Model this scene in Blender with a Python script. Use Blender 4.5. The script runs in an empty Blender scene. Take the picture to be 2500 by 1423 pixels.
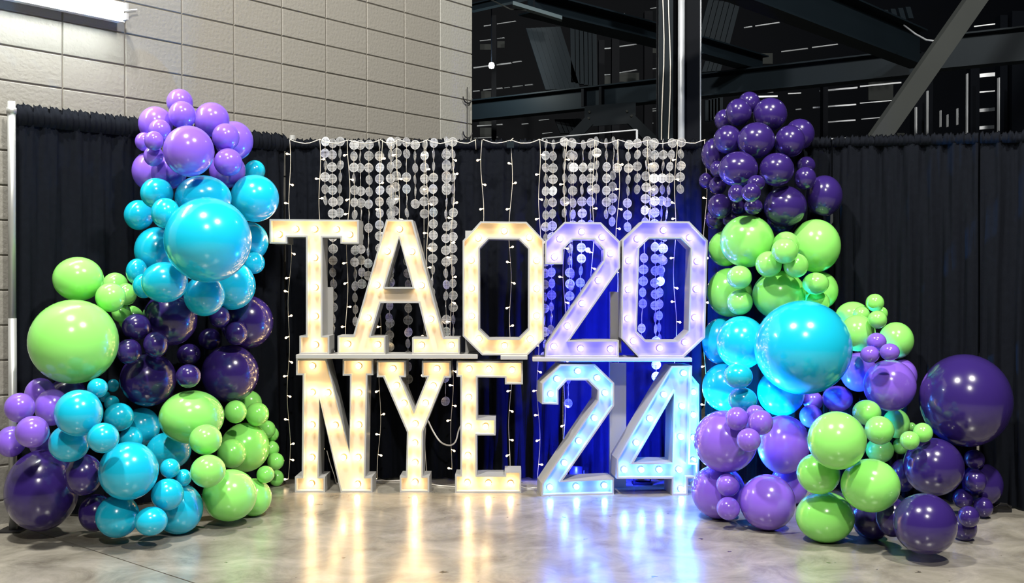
import bpy, bmesh, math, random
from mathutils import Vector, Matrix
from mathutils.geometry import tessellate_polygon
R_ = random.Random(24)
SC = bpy.context.scene
COL = SC.collection
# ------------------------------------------------------------------ camera
F, CX, CY, CAMH, PIT = 2547.0, 1250.0, 711.5, 1.40, 0.0084
cam = bpy.data.cameras.new('camera')
cam.sensor_width = 36.0
cam.lens = F / 2500.0 * 36.0
cam.clip_end = 200
camo = bpy.data.objects.new('camera', cam)
camo.location = (0, 0, CAMH)
camo.rotation_euler = (math.pi / 2 - PIT, 0, 0)
COL.objects.link(camo)
SC.camera = camo
# ------------------------------------------------------------------ world, exposure, hall lamps
w = bpy.data.worlds.new('hall_dark')
SC.world = w
w.use_nodes = True
bg = w.node_tree.nodes['Background']
bg.inputs[0].default_value = (0.35, 0.5, 0.8, 1)
bg.inputs[1].default_value = 0.006
SC.view_settings.view_transform = 'Standard'
SC.view_settings.look = 'None'
SC.view_settings.exposure = 0.0
SC.view_settings.gamma = 1.0
SC.view_settings.use_curve_mapping = False
SC.cycles.use_denoising = True
SC.cycles.max_bounces = 6
SC.cycles.diffuse_bounces = 3
SC.cycles.glossy_bounces = 4
SC.cycles.sample_clamp_indirect = 6.0


def lamp(name, loc, power, color, radius, kind='POINT', target=None, angle=1.4, blend=0.5, parent=None):
    l = bpy.data.lights.new(name, kind)
    l.energy = power
    l.color = color
    l.shadow_soft_size = radius
    o = bpy.data.objects.new(name, l)
    o.location = loc
    if kind == 'SPOT':
        l.spot_size = angle
        l.spot_blend = blend
    if target is not None:
        o.rotation_euler = (Vector(target) - Vector(loc)).to_track_quat('-Z', 'Y').to_euler()
    COL.objects.link(o)
    if parent:
        o.parent = parent
    return o


# high-bay lamps of the hall ceiling; the last one is added fill
lamp('high_bay_or_fill_lamp', (-2.1, 3.0, 8.0), 2900, (1.0, 0.95, 0.86), 0.22)
lamp('high_bay_or_fill_lamp', (2.8, 1.9, 8.0), 2900, (1.0, 0.95, 0.86), 0.22)
lamp('high_bay_or_fill_lamp', (0.3, -3.5, 8.0), 2200, (1.0, 0.95, 0.86), 0.22)  # unseen lamp behind the camera, added as soft fill
# unseen lamps added to brighten the steelwork beyond the curtain
lamp('stand_fill_lamp', (7.5, 10.5, 8.5), 90, (0.8, 0.92, 1.0), 0.2)
lamp('stand_fill_lamp', (-1.0, 12.5, 8.5), 70, (0.8, 0.92, 1.0), 0.2)

# ------------------------------------------------------------------ helpers
CP, SP = math.cos(PIT), math.sin(PIT)


def ray(px, py):
    a = (px - CX) / F
    b = -(py - CY) / F
    return Vector((a, CP + b * SP, -SP + b * CP))


def at(px, py, Y):
    d = ray(px, py)
    return Vector((0, 0, CAMH)) + d * (Y / d.y)


def level(px, py, z):
    d = ray(px, py)
    return Vector((0, 0, CAMH)) + d * ((z - CAMH) / d.z)


def mesh(name, verts, faces, smooth=False):
    m = bpy.data.meshes.new(name)
    m.from_pydata([tuple(v) for v in verts], [], faces)
    m.update()
    if smooth:
        for p in m.polygons:
            p.use_smooth = True
    return m


def obj(name, data, mat=None, parent=None, loc=None, rot=None):
    o = bpy.data.objects.new(name, data)
    COL.objects.link(o)
    if mat and not data.materials:
        data.materials.append(mat)
    if parent:
        o.parent = parent
    if loc is not None:
        o.location = loc
    if rot is not None:
        o.rotation_euler = rot
    return o


def empty(name, loc=(0, 0, 0), rz=0.0):
    o = bpy.data.objects.new(name, None)
    o.empty_display_size = 0.1
    o.location = loc
    o.rotation_euler = (0, 0, rz)
    COL.objects.link(o)
    return o


def tag(o, label, cat, group=None, kind=None):
    o['label'] = label
    o['category'] = cat
    if group:
        o['group'] = group
    if kind:
        o['kind'] = kind
    return o


class MB:
    def __init__(s):
        s.v = []
        s.f = []

    def quadbox(s, a, b, ux, uy):
        """box along a->b with half-extent vectors ux, uy"""
        a, b, ux, uy = Vector(a), Vector(b), Vector(ux), Vector(uy)
        n = len(s.v)
        for p in (a, b):
            s.v += [p - ux - uy, p + ux - uy, p + ux + uy, p - ux + uy]
        s.f += [(n, n + 3, n + 2, n + 1), (n + 4, n + 5, n + 6, n + 7)]
        for k in range(4):
            j = (k + 1) % 4
            s.f.append((n + k, n + j, n + 4 + j, n + 4 + k))
        return s

    def box(s, c, d):
        x, y, z = c
        return s.quadbox((x, y, z - d[2] / 2), (x, y, z + d[2] / 2), (d[0] / 2, 0, 0), (0, d[1] / 2, 0))

    def tube(s, pts, r, n=6, caps=True):
        pts = [Vector(p) for p in pts]
        base = len(s.v)
        up = None
        for i, p in enumerate(pts):
            t = (pts[min(i + 1, len(pts) - 1)] - pts[max(i - 1, 0)]).normalized()
            if up is None:
                up = Vector((0, 0, 1)) if abs(t.z) < 0.9 else Vector((1, 0, 0))
            u = t.cross(up).normalized()
            w_ = u.cross(t).normalized()
            up = w_
            rr = r[i] if isinstance(r, (list, tuple)) else r
            for k in range(n):
                a = 2 * math.pi * k / n
                s.v.append(p + u * (math.cos(a) * rr) + w_ * (math.sin(a) * rr))
        for i in range(len(pts) - 1):
            for k in range(n):
                j = (k + 1) % n
                s.f.append((base + i * n + k, base + i * n + j, base + (i + 1) * n + j, base + (i + 1) * n + k))
        if caps:
            s.f.append(tuple(base + k for k in reversed(range(n))))
            e = base + (len(pts) - 1) * n
            s.f.append(tuple(e + k for k in range(n)))
        return s

    def lathe(s, prof, n=16, M=None):
        base = len(s.v)
        for (r, z) in prof:
            for k in range(n):
                a = 2 * math.pi * k / n
                p = Vector((math.cos(a) * r, math.sin(a) * r, z))
                s.v.append(M @ p if M else p)
        for i in range(len(prof) - 1):
            for k in range(n):
                j = (k + 1) % n
                s.f.append((base + i * n + k, base + i * n + j, base + (i + 1) * n + j, base + (i + 1) * n + k))
        s.f.append(tuple(base + k for k in reversed(range(n))))
        e = base + (len(prof) - 1) * n
        s.f.append(tuple(e + k for k in range(n)))
        return s

    def build(s, name, mat=None, parent=None, smooth=False, loc=None, rot=None):
        return obj(name, mesh(name, s.v, s.f, smooth), mat, parent, loc, rot)


def material(name, color, rough=0.5, metal=0.0, var=0.0, scale=8.0, bump=0.0, bscale=60.0, coat=0.0, spec=0.5,
             sheen=0.0, emit=None, estr=0.0, stretch=None, rvar=0.0, trans=0.0):
    m = bpy.data.materials.new(name)
    m.use_nodes = True
    nt = m.node_tree
    b = nt.nodes['Principled BSDF']
    b.inputs['Base Color'].default_value = (*color, 1)
    b.inputs['Roughness'].default_value = rough
    b.inputs['Metallic'].default_value = metal
    b.inputs['Coat Weight'].default_value = coat
    b.inputs['Coat Roughness'].default_value = 0.06
    b.inputs['Specular IOR Level'].default_value = spec
    b.inputs['Sheen Weight'].default_value = sheen
    b.inputs['Transmission Weight'].default_value = trans
    if emit:
        b.inputs['Emission Color'].default_value = (*emit, 1)
        b.inputs['Emission Strength'].default_value = estr
    tc = nt.nodes.new('ShaderNodeTexCoord')
    src = tc.outputs['Object']
    if stretch:
        mp = nt.nodes.new('ShaderNodeMapping')
        mp.inputs['Scale'].default_value = stretch
        nt.links.new(src, mp.inputs['Vector'])
        src = mp.outputs['Vector']
    nz = nt.nodes.new('ShaderNodeTexNoise')
    nz.inputs['Scale'].default_value = scale
    nz.inputs['Detail'].default_value = 5
    nt.links.new(src, nz.inputs['Vector'])
    if var:
        mx = nt.nodes.new('ShaderNodeMix')
        mx.data_type = 'RGBA'
        mx.inputs[6].default_value = tuple(c * (1 - var) for c in color) + (1,)
        mx.inputs[7].default_value = tuple(min(1, c * (1 + var)) for c in color) + (1,)
        nt.links.new(nz.outputs['Fac'], mx.inputs[0])
        nt.links.new(mx.outputs[2], b.inputs['Base Color'])
    if rvar:
        mr = nt.nodes.new('ShaderNodeMapRange')
        mr.inputs[1].default_value = 0.3
        mr.inputs[2].default_value = 0.7
        mr.inputs[3].default_value = rough - rvar
        mr.inputs[4].default_value = rough + rvar
        nt.links.new(nz.outputs['Fac'], mr.inputs[0])
        nt.links.new(mr.outputs[0], b.inputs['Roughness'])
    if bump:
        n2 = nt.nodes.new('ShaderNodeTexNoise')
        n2.inputs['Scale'].default_value = bscale
        n2.inputs['Detail'].default_value = 4
        nt.links.new(src, n2.inputs['Vector'])
        bp = nt.nodes.new('ShaderNodeBump')
        bp.inputs['Strength'].default_value = bump
        bp.inputs['Distance'].default_value = 0.01
        nt.links.new(n2.outputs['Fac'], bp.inputs['Height'])
        nt.links.new(bp.outputs['Normal'], b.inputs['Normal'])
    return m


M = {}
M['block'] = material('painted_block', (0.208, 0.202, 0.183), 0.55, var=0.05, scale=3, bump=0.35, bscale=45)
M['block_lit_tint'] = material('lit_tint_painted_block', (0.265, 0.268, 0.25), 0.55, var=0.05, scale=3, bump=0.35, bscale=45)  # end column: light falling there is put into the paler colour
M['mortar'] = material('mortar', (0.15, 0.14, 0.12), 0.8, var=0.08, scale=6)
M['drape'] = material('black_drape', (0.0055, 0.0068, 0.0105), 0.9, var=0.25, scale=30, bump=0.25, bscale=300, sheen=0.0, spec=0.05)
M['white'] = material('white_paint', (0.37, 0.37, 0.365), 0.45, var=0.04, scale=5)
M['white_metal'] = material('white_enamel', (0.85, 0.86, 0.85), 0.4, var=0.02)
M['panel'] = material('letter_panel_paint', (0.50, 0.45, 0.38), 0.5, var=0.05, scale=4)
M['panel_cool'] = material('number_panel_paint', (0.33, 0.32, 0.345), 0.5, var=0.05, scale=4)
M['pole'] = material('brushed_aluminium', (0.40, 0.41, 0.41), 0.4, metal=0.5, var=0.05)
M['wire'] = material('clear_white_wire', (0.72, 0.66, 0.55), 0.4)
M['cable'] = material('white_cable', (0.75, 0.72, 0.66), 0.5)
M['black'] = material('black_plastic', (0.012, 0.012, 0.014), 0.4)
M['disc'] = material('silver_sequin', (0.72, 0.73, 0.75), 0.30, metal=0.55, spec=0.8)
M['socket'] = material('brass_socket', (0.45, 0.30, 0.12), 0.4, metal=0.6)
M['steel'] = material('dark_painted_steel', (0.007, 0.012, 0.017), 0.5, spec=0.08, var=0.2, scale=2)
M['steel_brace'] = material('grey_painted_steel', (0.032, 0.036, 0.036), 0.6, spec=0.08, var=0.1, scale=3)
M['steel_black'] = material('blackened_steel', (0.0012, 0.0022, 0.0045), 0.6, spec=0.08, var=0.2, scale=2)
M['galv'] = material('galvanised_steel', (0.45, 0.48, 0.52), 0.35, metal=0.2, var=0.25, scale=6)
M['dim_tube'] = material('unlit_fixture_grey', (0.10, 0.14, 0.16), 0.4)
M['bulb_warm'] = material('warm_bulb_glow', (1, 0.8, 0.5), 0.2, emit=(1.0, 0.66, 0.28), estr=44)
M['bulb_cool'] = material('violet_blue_led_glow', (0.6, 0.6, 1), 0.2, emit=(0.12, 0.10, 1.0), estr=140)
M['bulb_cyan'] = material('cyan_blue_led_glow', (0.6, 0.8, 1), 0.2, emit=(0.06, 0.21, 1.0), estr=140)
M['fairy'] = material('fairy_bulb_glow', (1, 0.8, 0.5), 0.2, emit=(1.0, 0.72, 0.38), estr=7)
M['fairy'].cycles.emission_sampling = 'NONE'
M['tube'] = material('fluorescent_tube_glow', (1, 1, 1), 0.2, emit=(0.93, 1.0, 0.96), estr=110)
M['lamp_glow'] = material('hall_lamp_glow', (1, 1, 1), 0.2, emit=(0.95, 1.0, 0.9), estr=30)
BAL = {
    'v': ('lavender', (0.215, 0.105, 0.66)),
    'c': ('cyan', (0.008, 0.47, 0.70)),
    'g': ('lime green', (0.27, 0.78, 0.155)),
    'd': ('dark purple', (0.029, 0.0145, 0.128)),
}
for k_, (nm_, c_) in BAL.items():
    M['bal_' + k_] = material(nm_.replace(' ', '_') + '_latex', c_, 0.2, coat=0.55, var=0.04, scale=2)

# ------------------------------------------------------------------ floor (slabs with a saw-cut joint)
jA, jB = level(136, 1314, 0), level(474, 1423, 0)
jd = (jB - jA).normalized()
jn = Vector((jd.y, -jd.x, 0))
if jn.x < 0:
    jn = -jn


def floor_material():
    m = material('polished_concrete', (0.40, 0.385, 0.345), 0.21, spec=0.85, var=0.0, rvar=0.05, scale=5.0, bump=0.05, bscale=7.0)
    nt = m.node_tree
    b = nt.nodes['Principled BSDF']
    tc = nt.nodes['Texture Coordinate']
    mp = nt.nodes.new('ShaderNodeMapping')
    mp.inputs['Scale'].default_value = (1.0, 1.0, 1)
    nt.links.new(tc.outputs['Object'], mp.inputs['Vector'])
    a = nt.nodes.new('ShaderNodeTexNoise')
    a.inputs['Scale'].default_value = 3.4
    a.inputs['Detail'].default_value = 9
    a.inputs['Roughness'].default_value = 0.68
    a.inputs['Distortion'].default_value = 0.6
    nt.links.new(mp.outputs['Vector'], a.inputs['Vector'])
    r = nt.nodes.new('ShaderNodeValToRGB')
    r.color_ramp.elements[0].position = 0.30
    r.color_ramp.elements[0].color = (0.15, 0.138, 0.112, 1)
    r.color_ramp.elements[1].position = 0.68
    r.color_ramp.elements[1].color = (0.37, 0.35, 0.30, 1)
    nt.links.new(a.outputs['Fac'], r.inputs['Fac'])
    # small dark scuffs
    s = nt.nodes.new('ShaderNodeTexNoise')
    s.inputs['Scale'].default_value = 11
    s.inputs['Detail'].default_value = 4
    nt.links.new(mp.outputs['Vector'], s.inputs['Vector'])
    r2 = nt.nodes.new('ShaderNodeValToRGB')
    r2.color_ramp.elements[0].position = 0.27
    r2.color_ramp.elements[0].color = (0.30, 0.28, 0.25, 1)
    r2.color_ramp.elements[1].position = 0.30
    r2.color_ramp.elements[1].color = (1, 1, 1, 1)
    nt.links.new(s.outputs['Fac'], r2.inputs['Fac'])
    mx = nt.nodes.new('ShaderNodeMix')
    mx.data_type = 'RGBA'
    mx.blend_type = 'MULTIPLY'
    mx.inputs[0].default_value = 1
    nt.links.new(r.outputs[0], mx.inputs[6])
    nt.links.new(r2.outputs[0], mx.inputs[7])
    nt.links.new(mx.outputs[2], b.inputs['Base Color'])
    return m


M['floor'] = floor_material()
mb = MB()
g = 0.004
pA, pB = jA - jd * 12, jA + jd * 12
for sgn in (-1, 1):
    a = pA + jn * (g * sgn)
    b = pB + jn * (g * sgn)
    c = b + jn * (26 * sgn)
    d = a + jn * (26 * sgn)
    n = len(mb.v)
    mb.v += [a, b, c, d, a - Vector((0, 0, .01)), b - Vector((0, 0, .01))]
    mb.f += [(n, n + 1, n + 2, n + 3) if sgn > 0 else (n + 3, n + 2, n + 1, n), (n, n + 4, n + 5, n + 1)]
n = len(mb.v)
mb.v += [pA - jn * g - Vector((0, 0, .01)), pA + jn * g - Vector((0, 0, .01)), pB + jn * g - Vector((0, 0, .01)), pB - jn * g - Vector((0, 0, .01))]
mb.f.append((n, n + 1, n + 2, n + 3))
fl = mb.build('floor', M['floor'])
fl['kind'] = 'structure'
fl['label'] = 'polished grey concrete floor with a saw-cut joint'

# ------------------------------------------------------------------ block wall
WX, WY, WTH = -2.9827, 6.0147, 0.8638
WD = Vector((math.cos(WTH), math.sin(WTH), 0))
WN = Vector((math.sin(WTH), -math.cos(WTH), 0))   # faces the camera
BL, BH = 0.4064, 0.2032
ZR = CAMH + 1.5807


def wallp(j, z, out=0.0):
    return Vector((WX, WY, 0)) + WD * (j * BL) + WN * out + Vector((0, 0, z))


wl = empty('wall_left', wallp(-3, 0))
wl['kind'] = 'structure'
wl['label'] = 'painted concrete block wall behind the left balloons'
wl.rotation_euler = (0, 0, WTH)
# local axes: x along the wall, -y towards the camera
bk = MB()
bk.quadbox((0, 0.11, 0), (0, 0.11, 5.2), (0, 0, 0), (0, 0, 0))
bk = MB().box((13 * BL / 2 - 0.004, 0.108, 2.6), (13 * BL - 0.008, 0.20, 5.2))
bk.build('mortar_core', M['mortar'], wl)
bm_ = bmesh.new()
bmesh.ops.create_cube(bm_, size=1)
for v in bm_.verts:
    v.co = Vector((v.co.x * (BL - 0.009), v.co.y * 0.05, v.co.z * (BH - 0.009)))
bmesh.ops.bevel(bm_, geom=[e for e in bm_.edges if all(v.co.y < 0 for v in e.verts)], offset=0.004, segments=1, affect='EDGES')
block_me = bpy.data.meshes.new('block')
bm_.to_mesh(block_me)
bm_.free()
block_lit_tint = block_me.copy()
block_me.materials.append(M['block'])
block_lit_tint.materials.append(M['block_lit_tint'])
for j in range(-3, 10):
    for k in range(-14, 11):
        if j > 0 and k < -5:
            continue
        if j == -3 and (k < -14):
            continue
        o = obj('block', block_lit_tint if j == 9 else block_me, None, wl)
        o.location = ((j + 3 + 0.5) * BL, 0.025 + R_.uniform(-0.0012, 0.0012), ZR + (k - 0.5) * BH)
lb = MB().box((13 * BL / 2, 0.02, 0.065), (13 * BL - 0.01, 0.03, 0.115))
lb.build('base_course', M['block'], wl)

# ------------------------------------------------------------------ fluorescent fixture on the wall
FJ0, FJ1, FZ = -1.15, 1.86, 3.085
fx = empty('fluorescent_light', wallp(FJ0, FZ, 0.006), WTH)
tag(fx, 'glowing twin-tube strip light mounted high on the block wall', 'light fixture')
Lf = (FJ1 - FJ0) * BL
MB().box((Lf / 2, -0.040, 0), (Lf, 0.08, 0.10)).build('housing', M['white_metal'], fx)
for sg in (-1, 1):
    MB().quadbox((0, -0.082, sg * 0.050), (Lf, -0.082, sg * 0.050), (0, -0.012, sg * 0.008), (0, 0.002, sg * 0.003)).build('reflector_wing', M['white_metal'], fx)
for dz in (-0.032, 0.032):
    t = MB().tube([(0.02, -0.118, dz), (Lf - 0.02, -0.118, dz)], 0.0175, 12)
    t.build('tube', M['tube'], fx, True)
    for xx in (0.008, Lf - 0.008):
        MB().box((xx, -0.110, dz), (0.016, 0.055, 0.040)).build('lampholder', M['white'], fx)
cw = MB().tube([(Lf, -0.03, 0.02), (Lf + 0.04, -0.02, 0.03), (Lf + 0.09, -0.012, 0.05), (Lf + 0.13, -0.012, 0.06)], 0.003, 5)
cw.build('supply_wire', M['cable'], fx)

# wire hook hanging on the wall end
hk = empty('wire_hook', wallp(9.78, 2.9), WTH)
tag(hk, 'thin black wire with curved hooks hanging at the wall end', 'hook')
MB().tube([(0, -0.02, 0.19), (0.004, -0.02, 0.0), (0, -0.02, -0.30)], 0.004, 5).build('wire', M['black'], hk)
for zz in (0.10, -0.20):
    pts = [(0.055 * math.cos(a), -0.022, zz + 0.05 * math.sin(a)) for a in [math.pi + i * math.pi / 8 for i in range(9)]]
    MB().tube(pts, 0.006, 5).build('hook', M['black'], hk)

# ------------------------------------------------------------------ pipe and drape
PL = at(28, 248, 5.88)
PC = at(690, 335, 7.30)
PR = Vector((at(1712, 342, 7.42).x, 7.42, 2.40))
PE = at(2500, 326, 6.42)
EXT = PE + (PE - PR).normalized() * 1.55
C0 = Vector((PC.x - 0.01, 7.40, 2.405))


def drape_dist(px):
    if px < 690:
        s = F / 5.88 + (F / 7.30 - F / 5.88) * (px - 28) / 662.0
        return F / s
    if px < 1700:
        return 7.38
    s = F / 7.42 + (F / 6.42 - F / 7.42) * (px - 1712) / 788.0
    return F / s


def upright(name, P, label, base=True):
    o = empty(name, (P.x, P.y, 0))
    tag(o, label, 'pole')
    MB().tube([(0, 0, 0.01), (0, 0, 1.2)], 0.0225, 16).build('lower_pole', M['pole'], o, True)
    MB().tube([(0, 0, 1.2), (0, 0, P.z)], 0.021, 16).build('upper_pole', M['pole'], o, True)
    MB().tube([(0, 0, P.z - 0.07), (0, 0, P.z - 0.035)], 0.027, 12).build('slot_collar', M['pole'], o, True)
    MB().box((0, 0, 0.005), (0.13, 0.13, 0.01)).build('base_plate', M['black'], o)
    return o


def drape(P0, P1, zt0, zt1, seed, label, amp=0.035, ruffle=0.0, off=0.0, pk=1.0):
    rr = random.Random(seed)
    d = Vector((P1.x - P0.x, P1.y - P0.y, 0))
    Lg = d.length
    d.normalize()
    nrm = Vector((d.y, -d.x, 0))
    o = empty('drape_panel', (P0.x, P0.y, 0), math.atan2(d.y, d.x))
    tag(o, label, 'drape', 'black pipe and drape panels')
    fr = [(rr.uniform(7, 10), rr.uniform(0, 6), 1.0), (rr.uniform(13, 18), rr.uniform(0, 6), 0.6), (rr.uniform(26, 34), rr.uniform(0, 6), 0.35), (rr.uniform(3, 4.5), rr.uniform(0, 6), 0.6)]
    nu = int(Lg / 0.012)
    zs = [0.015, 0.12, 0.35, 0.7, 1.1, 1.5, 1.8, 2.0, 2.12, 2.2, 2.26, 2.30]
    V, Fc = [], []
    for i in range(nu + 1):
        u = Lg * i / nu
        zt = zt0 + (zt1 - zt0) * u / Lg
        for z in zs:
            t = z / 2.30
            zz = z / 2.30 * (zt - 0.085 * pk) if z > 0.02 else z
            h = 0
            for (f_, p_, a_) in fr:
                h += a_ * math.sin(f_ * 2 * math.pi * (u + 0.02 * math.sin(3 * z + p_)) / 1.0 * 0.9 + p_ + 0.35 * math.sin(1.7 * z + p_ * 2))
            h *= amp * (0.45 + 0.55 * (1 - t)) / 1.6
            V.append((u, -off - h - 0.01 * (1 - t), zz))
    nz = len(zs)
    for i in range(nu):
        for k in range(nz - 1):
            Fc.append((i * nz + k, (i + 1) * nz + k, (i + 1) * nz + k + 1, i * nz + k + 1))
    cl = obj('cloth', mesh('cloth', V, Fc, True), M['drape'], o)
    # rod pocket with tight gathers
    V, Fc = [], []
    prof = [(-0.010, -0.10), (-0.030, -0.075), (-0.034, -0.045), (-0.028, -0.018), (-0.010, -0.004), (0.008, 0.012 + ruffle), (0.004, 0.004), (0.026, -0.03), (0.020, -0.09)]
    nu = int(Lg / 0.008)
    ph = [rr.uniform(0, 6) for _ in range(4)]
    for i in range(nu + 1):
        u = Lg * i / nu
        zt = zt0 + (zt1 - zt0) * u / Lg
        gth = 0.006 * math.sin(2 * math.pi * u * 31 + ph[0] + 2 * math.sin(u * 9 + ph[1])) + 0.005 * math.sin(2 * math.pi * u * 53 + ph[2]) + 0.004 * math.sin(2 * math.pi * u * 12 + ph[3])
        for (a, b) in prof:
            a, b = a * (0.5 + 0.5 * pk), b * pk if b < 0 else b
            s_ = 1 if a < 0 else -1
            V.append((u, a - off - s_ * gth * 1.0, zt + b + (gth * 1.2 if b > -0.03 else 0)))
    npf = len(prof)
    for i in range(nu):
        for k in range(npf - 1):
            Fc.append((i * npf + k, (i + 1) * npf + k, (i + 1) * npf + k + 1, i * npf + k + 1))
    obj('rod_pocket', mesh('rod_pocket', V, Fc, True), M['drape'], o)
    return o


upright('upright_pole', Vector((PL.x, PL.y, 2.42)), 'tall silver upright pole at the far left end of the drapes')
upright('upright_pole', Vector((PC.x + 0.03, PC.y + 0.185, 2.455)), 'silver upright pole tip poking above the drapes beside the purple balloons')
pm = PL.lerp(PC, 0.5)
LO = Vector((0.02, 0.055, 0))
drape(PL + Vector((-0.04, 0.10, 0)), pm + Vector((-0.022, 0.065, 0)), 2.405, 2.41, 1, 'black drape panel beside the tall silver pole at far left', 0.03, 0.012)
drape(pm + Vector((-0.012, 0.075, 0)), PC + Vector((0.01, 0.02, 0)), 2.41, 2.42, 2, 'black drape panel behind the purple and cyan balloons of the left tower', 0.03, 0.008)
for i, lb_ in enumerate(('black drape panel behind the letters T and A', 'black drape panel behind the letter O and the Y and E', 'black drape panel behind the lit blue numbers')):
    a = C0.lerp(Vector((PR.x, 7.42, 2.4)), i / 3.0 + 0.002)
    b = C0.lerp(Vector((PR.x, 7.42, 2.4)), (i + 1) / 3.0)
    drape(a, b, 2.405, 2.405, 5 + i, lb_, 0.034, pk=0.55)
for i, lb_ in enumerate(('black drape panel directly behind the right balloon tower', 'wide black drape panel right of the dark purple balloon top', 'black drape panel above the huge dark purple balloon', 'black drape panel cut by the right edge of the picture')):
    a = PR.lerp(EXT, i / 4.0 + (0.012 if i == 0 else 0.003))
    b = PR.lerp(EXT, (i + 1) / 4.0)
    z0 = 2.40 + (2.26 - 2.40) * i / 4.0
    z1 = 2.40 + (2.26 - 2.40) * (i + 1) / 4.0
    drape(a, b, z0, z1, 11 + i, lb_, 0.045, pk=0.6)
# ------------------------------------------------------------------ marquee letters and numbers
def offset_loop(pts, t):
    """move every edge of a closed loop to its left by t (miter joins)"""
    n = len(pts)
    out = []
    for i in range(n):
        p0, p1, p2 = pts[i - 1], pts[i], pts[(i + 1) % n]
        a = (p1 - p0).normalized()
        b = (p2 - p1).normalized()
        na, nb = Vector((-a.y, a.x)), Vector((-b.y, b.x))
        m = na + nb
        L2 = m.length_squared
        if L2 < 0.05:
            out.append(p1 + na * t)
        else:
            k = min(2.0 / L2, 4.0)
            out.append(p1 + m * (t * k))
    return out


def area(p):
    return sum(p[i - 1].x * p[i].y - p[i].x * p[i - 1].y for i in range(len(p))) / 2


def fill(V, Fc, loops, y, flip):
    base = len(V)
    flat = []
    for l in loops:
        for p in l:
            flat.append(p)
            V.append((p.x, y, p.y))
    for t in tessellate_polygon([[Vector((p.x, p.y, 0)) for p in l] for l in loops]):
        a, b, c = flat[t[0]], flat[t[1]], flat[t[2]]
        ccw = (b.x - a.x) * (c.y - a.y) - (b.y - a.y) * (c.x - a.x) > 0
        tt = t if ccw != flip else (t[0], t[2], t[1])
        Fc.append(tuple(base + k for k in tt))


bulb_mb = MB().lathe([(0.007, 0.0), (0.0095, 0.006), (0.016, 0.016), (0.0185, 0.026), (0.016, 0.037), (0.009, 0.0435), (0.002, 0.0452)], 10)
sock_mb = MB().lathe([(0.021, -0.002), (0.021, 0.003), (0.015, 0.006), (0.012, 0.010), (0.0085, 0.0105)], 10)
BULB_ME = {}
for kk in ('bulb_warm', 'bulb_cool', 'bulb_cyan', 'white'):
    m_ = mesh('bulb', bulb_mb.v, bulb_mb.f, True)
    m_.materials.append(M[kk])
    BULB_ME[kk] = m_
SOCK_ME = mesh('socket', sock_mb.v, sock_mb.f, True)
SOCK_ME.materials.append(M['socket'])


def marquee(name, label, outer, holes, bulbs, Y, mat='bulb_warm', depth=0.20, rot=0.0, pivot=None, zb=None, recess=0.055, cat='marquee letter', panel='panel', rear=None):
    """outline pixels are cast on the letter's own front plane (through pivot, turned by rot)"""
    cx = sum(p[0] for p in outer) / len(outer)
    pv = at(pivot or cx, 800, Y)
    nrm = Vector((math.sin(rot), -math.cos(rot), 0))
    ax = Vector((math.cos(rot), math.sin(rot), 0))

    def cast(p, back=0.0):
        d = ray(*p)
        q = pv - nrm * back
        t = (q - Vector((0, 0, CAMH))).dot(nrm) / d.dot(nrm)
        h = Vector((0, 0, CAMH)) + d * t - pv
        return Vector((h.dot(ax), h.z + pv.z))
    o2 = [cast(p) for p in outer]
    h2 = [[cast(p) for p in h] for h in holes]
    lo = min(p.y for p in o2)
    base = zb if zb is not None else lo
    # stand the outline on its support
    hi = max(p.y for p in o2)
    k = 1.0

    def nz(p):
        return Vector((p.x, p.y - lo))
    o2 = [nz(p) for p in o2]
    for p in o2:          # square the feet to the ground line
        if p.y < 0.03:
            p.y = 0.0
    h2 = [[nz(p) for p in h] for h in h2]
    if area(o2) < 0:
        o2.reverse()
    for h in h2:
        if area(h) > 0:
            h.reverse()
    root = empty(name, (pv.x, pv.y, base), rot)
    tag(root, label, cat)
    th = 0.011
    loops = [o2] + h2
    inner = [offset_loop(l, th) for l in loops]
    V, Fc = [], []
    for l, q in zip(loops, inner):
        n = len(l)
        b0 = len(V)
        for y, ll in ((0.0, l), (depth, l), (0.0, q), (recess + 0.002, q)):
            V += [(p.x, y, p.y) for p in ll]
        for i in range(n):
            j = (i + 1) % n
            Fc.append((b0 + i, b0 + n + i, b0 + n + j, b0 + j))              # outside wall
            Fc.append((b0 + i, b0 + j, b0 + 2 * n + j, b0 + 2 * n + i))      # front rim
            Fc.append((b0 + 2 * n + i, b0 + 2 * n + j, b0 + 3 * n + j, b0 + 3 * n + i))  # inside wall
    fill(V, Fc, loops, depth, True)
    obj('box_frame', mesh('box_frame', V, Fc), M['white'], root)
    V, Fc = [], []
    pan = [offset_loop(l, th * 0.6) for l in loops]
    fill(V, Fc, pan, recess, False)
    n = len(V)
    fill(V, Fc, pan, recess + 0.006, True)
    obj('face_panel', mesh('face_panel', V, Fc), M[panel], root)
    for b in bulbs:
        p = nz(cast(b, recess + 0.02))
        bo = obj('bulb', BULB_ME[mat], None, root, (p.x, recess - 0.006, p.y), (math.pi / 2, 0, 0))
        obj('socket', SOCK_ME, None, bo, (0, 0, -0.004))
    if rear:
        hgt = max(p.y for p in o2)
        for fx_, fz_ in rear:
            xs_ = [p.x for p in o2]
            x_ = min(xs_) + (max(xs_) - min(xs_)) * fx_
            MB().lathe([(0.016, 0.0), (0.016, 0.008), (0.010, 0.014), (0.002, 0.015)], 10, Matrix.Translation((x_, depth, hgt * fz_)) @ Matrix.Rotation(-math.pi / 2, 4, 'X')).build('added_rear_led', M[mat], root, True)  # added glow domes with spots, throwing blue on the drape behind
            lm = lamp('added_rear_light', (x_, depth + 0.022, hgt * fz_), 75, (0.012, 0.02, 1.0), 0.01, 'SPOT', None, 2.3, 0.5, root)
            lm.rotation_euler = (math.pi / 2, 0, 0)
    return root


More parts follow.
